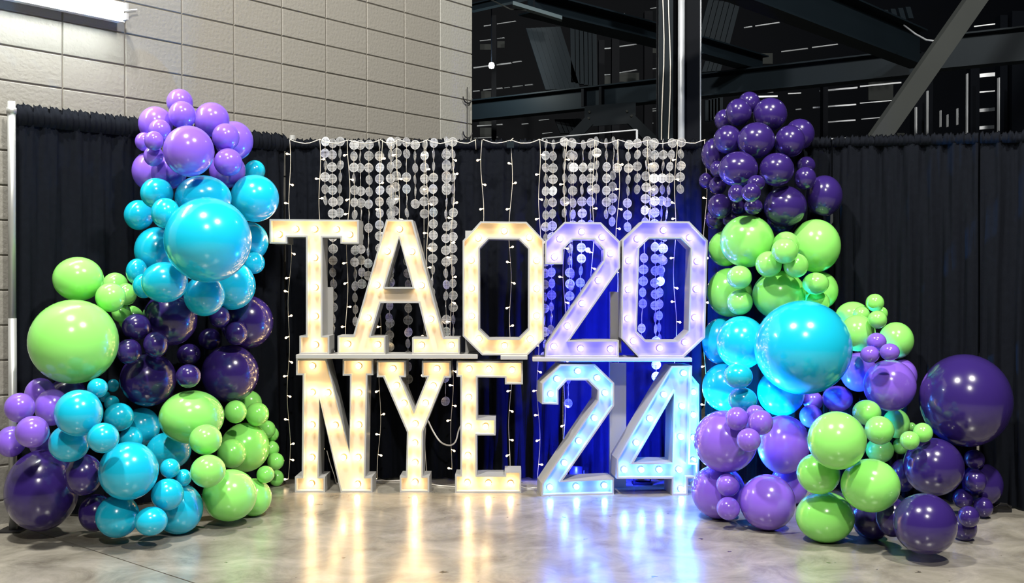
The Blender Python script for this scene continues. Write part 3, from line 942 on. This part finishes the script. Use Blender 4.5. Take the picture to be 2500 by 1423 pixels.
def place(lst, side):
    done = []
    for it in sorted(range(len(lst)), key=lambda i: lst[i][5]):
        cx, cy, rx, ry, c, lay, lab = lst[it]
        rp = max(rx, ry)
        d = ray(cx, cy)
        dn = d.normalized()
        lim = (drape_dist(cx) + (0.015 if side == 'left' else -0.05)) / (1 + rp / F * (1.75 if side == 'left' and cy + ry < 1285 else 1.15))
        if side == 'right' and cx < 1835:
            lim = min(lim, 7.16 / (1 + rp / F))
        # never below the floor
        lo = CAMH / max(1e-6, (cy + ry - (CY - F * math.tan(PIT))) / F) if cy + ry > 760 else 1e9
        Y = min(lim, lo)
        for _ in range(4):
            for (c2, R2, x2, y2, r2, l2) in done:
                if (cx - x2) ** 2 + (cy - y2) ** 2 > (rp + r2) ** 2:
                    continue
                gap = rp + r2 - math.hypot(cx - x2, cy - y2)
                if lay > l2 and gap > 0.12 * min(rp, r2):
                    Y = min(Y, c2.y)
                # nearest depth along this ray that clears the sphere behind
                def dist(Yq):
                    p = Vector((0, 0, CAMH)) + d * (Yq / d.y)
                    return (p - c2).length - TOL * (R2 + rp * Yq / F)
                if dist(Y) < 0:
                    a, b = max(2.5, c2.y - 1.6), min(Y, c2.y)
                    for _k in range(30):
                        m = (a + b) / 2
                        if dist(m) < 0:
                            b = m
                        else:
                            a = m
                    Y = min(Y, a)
        P = Vector((0, 0, CAMH)) + d * (Y / d.y)
        done.append((P, rp * Y / F, cx, cy, rp, lay))
        ax = (450 if cy < 1000 else 330) if side == 'left' else (1880 if cy < 800 else 2050)
        out = max(-1, min(1, (cx - ax) / 220.0))
        crown = (-dn + Vector((0.35 * out, 0, 0.12))).normalized()
        q = crown.to_track_quat('Z', 'Y')
        o = obj('balloon', BAL_ME[c])
        o.location = P
        o.rotation_mode = 'QUATERNION'
        o.rotation_quaternion = q
        sx, sy = rx * Y / F * math.hypot(dn.y, dn.z), ry * Y / F
        o.scale = (sx, sy, (sx + sy) / 2)
        tag(o, lab, 'balloon', 'balloons of the %s garland tower' % side)
    return done


DL = place(LEFT, 'left')
DR = place(RIGHT, 'right')

# ------------------------------------------------------------------ sparkling disc strands
def disc_mesh():
    mb = MB()
    r, t = 0.033, 0.0006
    n = 20
    b0 = len(mb.v)
    for k in range(n):
        a = 2 * math.pi * k / n
        for rr in (r, r * 0.86):
            for y in (-t, t):
                mb.v.append(Vector((math.cos(a) * rr, y, math.sin(a) * rr)))
    for k in range(n):
        j = (k + 1) % n
        a, b = b0 + 4 * k, b0 + 4 * j
        mb.f += [(a, b, b + 2, a + 2), (a + 1, a + 3, b + 3, b + 1), (a, a + 1, b + 1, b), (a + 2, b + 2, b + 3, a + 3)]
    for s in (-0.020, -0.0105, 0.0, 0.0105, 0.020):
        h = math.sqrt((r * 0.9) ** 2 - s * s)
        mb.quadbox((s, 0, -h), (s, 0, h), (0.0022, 0, 0), (0, t, 0))
        mb.quadbox((-h, 0, s), (h, 0, s), (0, 0, 0.0022), (0, t, 0))
    m = mesh('disc', mb.v, mb.f)
    m.materials.append(M['disc'])
    return m


DISC = disc_mesh()
STR = [  # photo x at the top, lowest y, sideways drift over the length
    (794, 505, 0), (811, 885, 4), (831, 560, -2), (864, 790, 4), (879, 700, 4), (901, 700, -2), (927, 640, 0), (952, 530, 2), (971, 860, -25),
    (992, 960, 6), (1013, 520, 0), (1037, 540, -2), (1059, 760, -3), (1090, 480, 0), (1105, 830, 2), (956, 850, -5),
    (1351, 860, -6), (1378, 520, 0), (1401, 700, -6), (1424, 760, -8), (1442, 560, 0), (1456, 505, 0), (1480, 545, 0), (1499, 570, -6),
    (1507, 430, 0), (1535, 560, -4), (1556, 480, 0), (1580, 830, -14), (1594, 560, -2), (1619, 830, -10), (1641, 690, -28), (1664, 480, -4),
    (1395, 1000, -8), (1597, 960, 5), (1090, 1000, -2), (1333, 870, -3),
]
for si, (sx, yend, drift) in enumerate(STR):
    rs = random.Random(100 + si)
    Ys = 7.265 + 0.03 * (si % 3)
    top = at(sx, 345, Ys)
    o = empty('disc_strand', top)
    side = 'left' if sx < 1250 else 'right'
    o_n = None
    cnt = 0
    y = 348 + rs.uniform(-4, 6)
    tot = yend - 345
    pts = [Vector((0, 0, 0.0))]
    yaw = rs.uniform(-0.5, 0.5)
    while y < yend:
        f_ = (y - 345) / tot
        p = at(sx + drift * f_ + rs.uniform(-1, 1), y, Ys) - top
        yaw = yaw * 0.5 + rs.gauss(0, 0.75)
        obj('disc', DISC, None, o, p, (rs.uniform(-0.12, 0.12), 0, yaw + (1.1 if rs.random() < 0.12 else 0)))
        pts.append(p)
        y += 28.6 + rs.uniform(-1.5, 1.5)
        cnt += 1
    MB().tube(pts, 0.0012, 4).build('thread', M['wire'], o)
    o['n_discs'] = cnt
    STR[si] = (sx, yend, drift, o, cnt)
for side, lo, hi in (('left', 0, 1250), ('right', 1250, 2500)):
    order = sorted([s for s in STR if lo <= s[0] < hi], key=lambda s: s[0])
    words = ['first', 'second', 'third', 'fourth', 'fifth', 'sixth', 'seventh', 'eighth', 'ninth', 'tenth', 'eleventh', 'twelfth', 'thirteenth', 'fourteenth',
             'fifteenth', 'sixteenth', 'seventeenth', 'eighteenth', 'nineteenth', 'twentieth', 'twenty-first']
    for i, s in enumerate(order):
        ln = 'long' if s[1] > 680 else 'short'
        tag(s[3], '%s silver disc strand, %s from left in the bunch above the %s' % (ln, words[i], 'T and A' if side == 'left' else 'numbers'),
            'disc strand', 'silver disc strands hanging on the drapes')
        del s[3]['n_discs']

# ------------------------------------------------------------------ fairy light curtain
fb = MB().lathe([(0.002, 0.0), (0.0028, 0.012), (0.0032, 0.016), (0.0066, 0.020), (0.0088, 0.027), (0.0075, 0.034), (0.002, 0.038)], 8)
FB = mesh('bulb', fb.v, fb.f, True)
FB.materials.append(M['fairy'])


def wire_curtain(xs, ends, ytop, label, seed):
    rs = random.Random(seed)
    Yw = 7.207
    root = empty('fairy_light_curtain', at(xs[0], ytop, Yw))
    base = root.location.copy()
    tag(root, label, 'string lights', 'fairy light curtains on the drapes')
    tp = []
    for i in range(len(xs) - 1):
        for k in range(6):
            t = k / 6
            sag = 9 * math.sin(math.pi * t)
            tp.append(at(xs[i] + (xs[i + 1] - xs[i]) * t, ytop + sag + rs.uniform(-1, 1), Yw) - base)
    tp.append(at(xs[-1], ytop, Yw) - base)
    MB().tube(tp, 0.0032, 5).build('top_wire', M['wire'], root, True)
    for x, ye in zip(xs, ends):
        pts = []
        y = ytop
        ph = rs.uniform(0, 6)
        bl = []
        nexty = ytop + rs.uniform(25, 60)
        while y <= ye:
            xx = x + 3.0 * math.sin(y / 37.0 + ph) + 2.0 * math.sin(y / 90.0 + 2 * ph) - 4 * (y - ytop) / 850
            p = at(xx, y, Yw) - base
            if p.z + base.z < 0.02:
                break
            pts.append(p)
            if y > nexty:
                bl.append(p)
                nexty += rs.choice((42, 50, 56, 64))
            y += 12
        dw = MB().tube(pts, 0.0020, 4).build('drop_wire', M['wire'], root, True)
        sgn = rs.choice((-1, 1))
        for p in bl:
            sgn = -sgn if rs.random() < 0.8 else sgn
            el = rs.uniform(-0.5, 0.35)
            dirv = Vector((sgn, -0.25, el)).normalized()
            b = obj('bulb', FB, None, dw, p + Vector((0, 0, 0)))
            b.rotation_euler = dirv.to_track_quat('Z', 'Y').to_euler()
            k = 0.85
            b.scale = (k, k, k)
    return root


wire_curtain([708, 781, 850, 929, 972, 1044, 1105, 1162], [1190, 1120, 840, 1185, 560, 1190, 1150, 368], 341, 'warm fairy light curtain hanging behind the letters T, A, N and Y', 3)
wire_curtain([1179, 1248, 1317, 1380, 1448, 1509, 1584, 1650, 1722], [560, 1180, 1195, 1110, 760, 1180, 560, 1100, 1000], 341, 'warm fairy light curtain hanging behind the O and the numbers', 4)
ad = empty('power_adapter', at(1246, 353, 7.18))
tag(ad, 'small grey plug box on the fairy light wire above the O', 'adapter')
MB().box((0, 0, 0), (0.05, 0.03, 0.045)).build('case', M['steel'], ad)
MB().tube([(0, 0, 0.02), (0.01, 0, 0.035), (0.02, 0.005, 0.045)], 0.003, 5).build('lead', M['wire'], ad)

# loose wires on the floor and between the letters
def cord(px, label, r=0.0045, mat='cable', name='cable', Y=None):
    P = [at(x, y, q) if q else level(x, y, r) for (x, y, q) in px]
    # smooth with Catmull-Rom
    out = []
    for i in range(len(P) - 1):
        p0, p1, p2, p3 = P[max(i - 1, 0)], P[i], P[i + 1], P[min(i + 2, len(P) - 1)]
        for k in range(6):
            t = k / 6
            out.append(0.5 * ((2 * p1) + (p2 - p0) * t + (2 * p0 - 5 * p1 + 4 * p2 - p3) * t * t + (3 * p1 - p0 - 3 * p2 + p3) * t ** 3))
    out.append(P[-1])
    for p in out:
        p.z = max(p.z, r)
    o = MB().tube(out, r, 6).build(name, M[mat], None, True)
    return tag(o, label, 'cable')


cord([(1042, 1020, 7.18), (1056, 1050, 7.18), (1075, 1078, 7.18), (1097, 1087, 7.18), (1112, 1078, 7.18), (1120, 1050, 7.18), (1128, 1034, 7.18)], 'white cable looping from the letter Y to the letter E', 0.006)
cord([(905, 1176, None), (930, 1172, None), (950, 1174, None), (985, 1172, None)], 'white cord lying on the floor between N and Y')
cord([(1040, 1180, None), (1070, 1185, None), (1095, 1187, None), (1125, 1190, None)], 'white cord lying on the floor between Y and E')
cord([(1272, 1188, None), (1290, 1192, None), (1305, 1190, None), (1330, 1194, None)], 'thin cord lying on the floor between E and the lower 2', 0.003)
cord([(798, 1100, 7.2), (806, 1130, 7.2), (816, 1160, 7.2), (822, 1180, None), (835, 1178, None)], 'thin white cord hanging inside the letter N', 0.003)

# LED par cans on the floor behind the numbers
def par(px, Y, tgt, color, power, label, angle=2.2):
    p = at(px, 900, Y)
    o = empty('par_light', (p.x, p.y, 0))
    tag(o, label, 'stage light')
    MB().box((0, 0, 0.008), (0.13, 0.09, 0.016)).build('base', M['black'], o)
    d = (Vector(tgt) - Vector((p.x, p.y, 0.09))).normalized()
    q = d.to_track_quat('Z', 'Y').to_matrix().to_4x4()
    MB().lathe([(0.03, -0.05), (0.048, -0.045), (0.05, 0.035), (0.053, 0.04), (0.046, 0.04), (0.044, 0.03), (0.01, 0.028)], 16, Matrix.Translation((0, 0, 0.09)) @ q).build('can', M['black'], o, True)
    for s in (-1, 1):
        MB().box((0.058 * s, 0, 0.055), (0.006, 0.025, 0.095)).build('yoke_arm', M['black'], o)
    lo = Vector((0, 0, 0.09)) + d * 0.05
    lamp('par_beam', lo, power, color, 0.03, 'SPOT', None, angle, 0.6, o).rotation_euler = d.to_track_quat('-Z', 'Y').to_euler()
    return o


par(1568, 7.24, (at(1500, 700, 7.42)), (0.02, 0.03, 1.0), 40, 'small black stage light on the floor seen under the 4', 1.2)
par(1405, 7.22, (at(1420, 700, 7.42)), (0.02, 0.03, 1.0), 40, 'small black stage light on the floor behind the lower 2', 1.2)
par(1724, 6.80, (at(1765, 620, 6.75)), (0.02, 0.36, 1.0), 420, 'small black stage light hidden between the 4 and the right tower', 2.9)

# black gear at the foot of the right drapes
gr = empty('cable_box', level(2440, 1248, 0))
tag(gr, 'small black box at the foot of the right drapes', 'box')
MB().box((0, 0, 0.02), (0.12, 0.07, 0.04)).build('case', M['black'], gr)
MB().tube([(-0.05, -0.03, 0.03), (-0.02, -0.05, 0.06), (0.02, -0.05, 0.055), (0.05, -0.035, 0.03)], 0.006, 6).build('handle', M['black'], gr)

# ------------------------------------------------------------------ hall beyond the drapes: steelwork under the stands
HZ = CY - F * math.tan(PIT)


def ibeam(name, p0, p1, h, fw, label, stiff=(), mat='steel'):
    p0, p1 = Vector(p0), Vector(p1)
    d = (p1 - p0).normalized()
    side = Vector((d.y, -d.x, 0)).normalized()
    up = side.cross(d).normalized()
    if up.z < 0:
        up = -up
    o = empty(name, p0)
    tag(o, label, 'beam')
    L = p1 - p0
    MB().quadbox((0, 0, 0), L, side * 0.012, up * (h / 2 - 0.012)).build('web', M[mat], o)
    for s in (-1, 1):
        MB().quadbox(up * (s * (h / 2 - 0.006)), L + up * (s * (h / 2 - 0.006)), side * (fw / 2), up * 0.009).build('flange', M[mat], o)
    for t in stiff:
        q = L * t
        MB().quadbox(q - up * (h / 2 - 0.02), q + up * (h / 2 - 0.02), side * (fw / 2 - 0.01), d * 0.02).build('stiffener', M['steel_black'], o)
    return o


def two(px0, py0, Y0, px1, py1):
    """two points of a level line through two photo points"""
    Y1 = Y0 * (HZ - py0) / (HZ - py1)
    return at(px0, py0, Y0), at(px1, py1, Y1)


a, b = two(1080, 279, 15.8, 2245, 153)
ibeam('steel_girder', a, b, 0.29, 0.22, 'long dark steel girder crossing behind the column above the drapes', (0.36, 0.40))
a, b = two(1700, -100, 8.36, 2243, 120)
ibeam('steel_girder', a, b, 0.40, 0.20, 'deep dark steel girder slanting down from the top to the grey brace')
a, b = two(2290, 131, 11.9, 2950, 63)
ibeam('steel_girder', a, b, 0.37, 0.2, 'dark steel girder right of the grey diagonal brace')
a, b = two(1290, 8, 11.0, 1640, 96)
ibeam('steel_girder', a, b, 0.20, 0.3, 'dark steel beam slanting above the corrugated panels, left of the column')
a, b = two(1150, 20, 14.5, 1290, -12)
ibeam('steel_girder', a, b, 0.10, 0.1, 'thin dark steel beam in the top corner beside the block wall')
a, b = two(1700, 112, 12.4, 1860, 158)
ibeam('steel_girder', a, b, 0.20, 0.2, 'short dark steel beam right of the column')

# gusset plate hung under the long girder
gp = empty('gusset_plate', at(1490, 283, 13.9))
tag(gp, 'dark bolted gusset plate with braces under the long girder', 'steel plate')
pl = [(-0.34, 0.13), (0.34, 0.19), (0.34, 0.02), (0.28, -0.10), (-0.26, -0.14), (-0.34, -0.04)]
V, Fc = [], []
for y in (0, 0.03):
    V += [(x, y, z) for x, z in pl]
n = len(pl)
Fc = [tuple(range(n))[::-1], tuple(range(n, 2 * n))] + [(i, (i + 1) % n, n + (i + 1) % n, n + i) for i in range(n)]
obj('plate', mesh('plate', V, Fc), M['steel'], gp)
for x, z in ((-0.29, -0.03), (0.28, 0.0), (0.22, 0.06), (-0.28, 0.05)):
    MB().lathe([(0.018, 0), (0.018, 0.02), (0.01, 0.022)], 6, Matrix.Translation((x, -0.0, z)) @ Matrix.Rotation(math.pi / 2, 4, 'X')).build('bolt', M['steel_brace'], gp)
MB().quadbox((-0.28, 0.02, -0.06), (-0.75, 0.05, -0.55), (0.05, 0, -0.05), (0, 0.04, 0)).build('brace', M['steel'], gp)
MB().quadbox((0.28, 0.02, -0.05), (0.85, 0.05, -0.60), (0.05, 0, 0.05), (0, 0.04, 0)).build('brace', M['steel'], gp)

# column with pipe and cables
Yc = 10.0
c0, c1 = at(1611, 300, Yc), at(1713, 300, Yc)
cm = (c0 + c1) / 2
col = empty('steel_column', (cm.x, Yc, 0))
tag(col, 'wide dark steel column with a bright pipe and hanging cables', 'column')
hw = (c1.x - c0.x) / 2
HC = 6.2
MB().box((0, 0.25, HC / 2), (2 * hw, 0.012, HC)).build('web', M['steel_black'], col)
MB().box((-hw + 0.07, 0.10, HC / 2), (0.14, 0.02, HC)).build('face_plate', M['steel'], col)
MB().box((hw - 0.08, 0.08, HC / 2), (0.16, 0.02, HC)).build('face_plate', M['steel_black'], col)
MB().box((hw - 0.003, 0.06, HC / 2), (0.008, 0.05, HC)).build('edge_strip', M['galv'], col)
xp = at(1664, 300, Yc).x - cm.x
MB().tube([(xp, 0.02, 0), (xp, 0.02, HC)], 0.033, 16).build('pipe', M['galv'], col, True)
for x_, s_ in ((1623, 0), (1639, 1)):
    xx = at(x_, 300, Yc).x - cm.x
    MB().tube([(xx - 0.01 + 0.012 * math.sin(k * 0.9 + s_), 0.07, 1.5 + 0.25 * k) for k in range(18)], 0.006, 6).build('cable', M['cable'], col, True)

# diagonal brace
d0, d1 = at(2142, 341, 9.0), at(2381, 0, 9.0)
dv = d1 - d0
db = empty('diagonal_brace', d0 - dv * (d0.z / dv.z))
tag(db, 'grey diagonal square-tube brace rising to the top right', 'brace')
en = dv * ((d0.z + 3.6) / dv.z)
pp = Vector((-dv.z, 0, dv.x)).normalized()
MB().quadbox((0, 0, 0), en, pp * 0.078, (0, 0.078, 0)).build('tube', M['steel_brace'], db)
MB().box((0, 0, 0.01), (0.3, 0.3, 0.02)).build('foot_plate', M['steel_brace'], db)
sa = MB()
sa.tube([at(2207, 62, 10.6), at(2235, 83, 10.3), at(2262, 98, 9.6), at(2284, 100, 9.1)], 0.009, 6)
tag(sa.build('sprinkler_pipe', M['galv'], None, True), 'thin bent pale conduit reaching from the deep girder to the brace', 'conduit')

# grandstand underside: pale strips for light gaps, riser panels and posts
gs = empty('grandstand', (2.0, 16.0, 0))
tag(gs, 'dark underside of a grandstand with posts and pale strips standing for light gaps', 'grandstand')
gb = Vector((2.0, 16.0, 0))


def slit(x0, y0, x1, y1, Y0, th=3.0, nm='light_slit_strip'):  # light showing through the stand's gaps, put into colour as pale strips
    a, b = two(x0, y0, Y0, x1, y1)
    d = (b - a).normalized()
    sd = Vector((d.y, -d.x, 0)).normalized()
    hh = th * Y0 / F / 2
    MB().quadbox(a - gb, b - gb, sd * 0.012, (0, 0, hh)).build(nm, M['galv'], gs)


R1 = lambda x, y: (1140 + x / 3.571, y / 3.571)
R2 = lambda x, y: (1700 + x / 3.125, y / 3.125)
S1 = [(150, 228, 228, 217, 2.5), (265, 210, 425, 185, 2), (115, 357, 225, 345, 2), (265, 338, 325, 330, 2), (60, 592, 385, 550, 3.2), (400, 545, 475, 534, 2.4), (55, 797, 110, 792, 2.4), (145, 785, 308, 768, 2.6), (330, 767, 370, 761, 2.4), (400, 757, 485, 747, 2.4), (508, 744, 575, 737, 2.4),
      (1160, 428, 1255, 420, 2.6), (1320, 408, 1480, 386, 2.8), (1160, 656, 1250, 650, 2.6), (1315, 638, 1480, 610, 2.8), (1300, 132, 1375, 120, 2.4), (1600, 603, 1662, 597, 2.4), (90, 1098, 310, 1085, 2.6), (480, 1083, 535, 1078, 1.8), (630, 1050, 715, 1040, 1.8), (660, 1165, 745, 1155, 1.8), (1590, 955, 1655, 945, 2), (1590, 972, 1655, 965, 2), (1590, 1076, 1625, 1074, 2), (60, 1205, 270, 1195, 1.8), (1600, 75, 1670, 66, 1.6)]
for x0, y0, x1, y1, th in S1:
    p, q = R1(x0, y0), R1(x1, y1)
    slit(p[0], p[1], q[0], q[1], 17.0, th)
S2 = [(365, 212, 425, 203, 2.6), (452, 199, 635, 172, 2.6), (650, 395, 850, 370, 2.6), (885, 363, 1080, 338, 2.6), (940, 695, 1230, 668, 4), (1250, 660, 1565, 630, 3.4), (890, 822, 1220, 797, 3.4), (1250, 788, 1510, 766, 2.2), (950, 936, 1215, 916, 3.2), (1260, 910, 1420, 895, 2.2),
      (2105, 583, 2290, 566, 9), (2346, 560, 2430, 552, 9), (2105, 708, 2285, 694, 3), (2095, 850, 2282, 832, 8), (2336, 826, 2385, 820, 4), (2090, 982, 2272, 968, 8), (2120, 203, 2308, 180, 2.6), (2360, 172, 2445, 160, 2.6), (920, 1062, 1240, 1050, 3), (1240, 1052, 1300, 1064, 2), (540, 700, 588, 697, 5), (390, 740, 620, 735, 4), (700, 715, 800, 710, 2.5), (760, 836, 800, 832, 2.5)]
for x0, y0, x1, y1, th in S2:
    p, q = R2(x0, y0), R2(x1, y1)
    slit(p[0], p[1], q[0], q[1], 15.5, th)
# posts with pale edges
for (x, y0, y1, th) in ((2236, 262, 345, 3), (2264, 222, 345, 2.2), (2361, 180, 345, 2), (2438, 190, 345, 2.6), (2296, 270, 310, 1.6), (2313, 280, 310, 1.6), (2337, 265, 305, 1.6)):
    a, b = at(x, y0, 14.0), at(x, y1, 14.0)
    MB().box((a.x - gb.x, a.y - gb.y, (a.z + b.z) / 2), (th * 14 / F, 0.05, a.z - b.z)).build('post_edge', M['galv'], gs)
for (x, wd, Y, y0) in ((1206, 12, 16.4, 40), (1468, 14, 16.2, 100), (1502, 18, 16.0, 95), (1582, 20, 16.0, 30), (2012, 12, 15.0, 180), (2250, 46, 14.4, 130), (2375, 22, 14.4, 150), (2445, 18, 14.4, 40), (2480, 30, 14.4, 30)):
    a = at(x, y0, Y)
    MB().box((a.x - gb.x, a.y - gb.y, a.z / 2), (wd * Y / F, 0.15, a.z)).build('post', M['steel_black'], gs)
# corrugated riser panels
def riser(x0, y0, x1, y1, hgt, n, lean, Y):
    for i in range(n):
        t = i / max(1, n - 1)
        x = x0 + (x1 - x0) * t
        y = y0 + (y1 - y0) * t
        a, b = at(x, y, Y), at(x + lean, y + hgt, Y)
        MB().quadbox(a - gb, b - gb, (0.035, 0, 0), (0, 0.03, 0)).build('riser_rib', M['steel'], gs)


riser(1290, 70, 1362, 66, 150, 7, 48, 15.0)
riser(1398, 62, 1450, 72, 140, 6, 2, 15.0)
riser(1735, 0, 1800, 10, 108, 6, -28, 15.0)
riser(1727, 150, 1760, 148, 26, 4, -8, 15.0)
riser(1360, 292, 1412, 290, 34, 6, 14, 15.0)
riser(1727, 245, 1758, 238, 52, 5, 0, 15.0)
riser(2160, 25, 2215, 18, 28, 4, 8, 15.0)
# reflective sheet panels behind the pale strips
for (x0, y0, x1, y1) in ((1172, 108, 1202, 122), (1214, 101, 1232, 117), (1175, 223, 1199, 242), (1464, 186, 1490, 206), (1508, 178, 1560, 200), (1170, 296, 1200, 304), (1172, 312, 1202, 334), (1590, 118, 1608, 130), (1846, 130, 1886, 156), (2120, 200, 2180, 245), (1796, 158, 1822, 166), (2190, 325, 2208, 334)):
    a, b = at(x0, y0, 17.5), at(x1, y1, 17.5)
    MB().box(((a.x + b.x) / 2 - gb.x, a.y - gb.y, (a.z + b.z) / 2), (b.x - a.x, 0.03, a.z - b.z)).build('sheet_panel', M['steel_brace'], gs)

# hall lamp seen between the stands
hl = empty('hall_lamp', at(1200, 160, 14.5))
tag(hl, 'small bright hall lamp shining beside the block wall end', 'lamp')
MB().lathe([(0.002, -0.045), (0.03, -0.035), (0.042, 0.0), (0.03, 0.035), (0.002, 0.045)], 12).build('lamp_lens', M['lamp_glow'], hl, True)
MB().tube([(0, 0, 0.04), (0, 0, 1.6)], 0.008, 6).build('stem', M['steel_black'], hl)
lamp('hall_lamp_light', (0, -0.12, -0.08), 60, (0.95, 1, 0.9), 0.05, parent=hl)
# unlit tube fixture and hanging rod near the top
uf = empty('tube_fixture', at(1312, 28, 10.2))
tag(uf, 'unlit pale tube fixture hanging near the top beside the wall', 'light fixture')
a, b = at(1252, 10, 10.0), at(1372, 46, 10.5)
u0 = at(1312, 28, 10.2)
dd = (b - a).normalized()
MB().quadbox(a - u0, b - u0, (0, 0.05, 0), dd.cross(Vector((0, 1, 0))).normalized() * 0.018).build('body', M['dim_tube'], uf)
MB().tube([a - u0 + (b - a) * 0.42, a - u0 + (b - a) * 0.42 + Vector((0, 0, 1.2))], 0.006, 5).build('hanger', M['steel_black'], uf)
MB().tube([at(1190, -5, 10.0) - u0, at(1247, 23, 10.05) - u0, at(1285, 25, 10.1) - u0], 0.006, 5).build('conduit', M['steel_brace'], uf)
# pale rail just above the drapes
rl = empty('pipe_rail', at(1325, 338, 9.2))
tag(rl, 'thin pale pipe rail with an upright just above the centre drapes', 'rail')
r0 = at(1325, 338, 9.2)
MB().tube([Vector((0, 0, 0)), at(1555, 317, 8.7) - r0], 0.007, 6).build('rail_pipe', M['galv'], rl, True)
MB().tube([at(1555, 317, 8.7) - r0, Vector((at(1555, 317, 8.7) - r0).xy.to_3d()) + Vector((0, 0, -r0.z))], 0.010, 6).build('rail_post', M['galv'], rl, True)
MB().tube([Vector((0, 0, 0)), Vector((0, 0, -r0.z))], 0.010, 6).build('rail_post', M['galv'], rl, True)
# far end wall of the hall
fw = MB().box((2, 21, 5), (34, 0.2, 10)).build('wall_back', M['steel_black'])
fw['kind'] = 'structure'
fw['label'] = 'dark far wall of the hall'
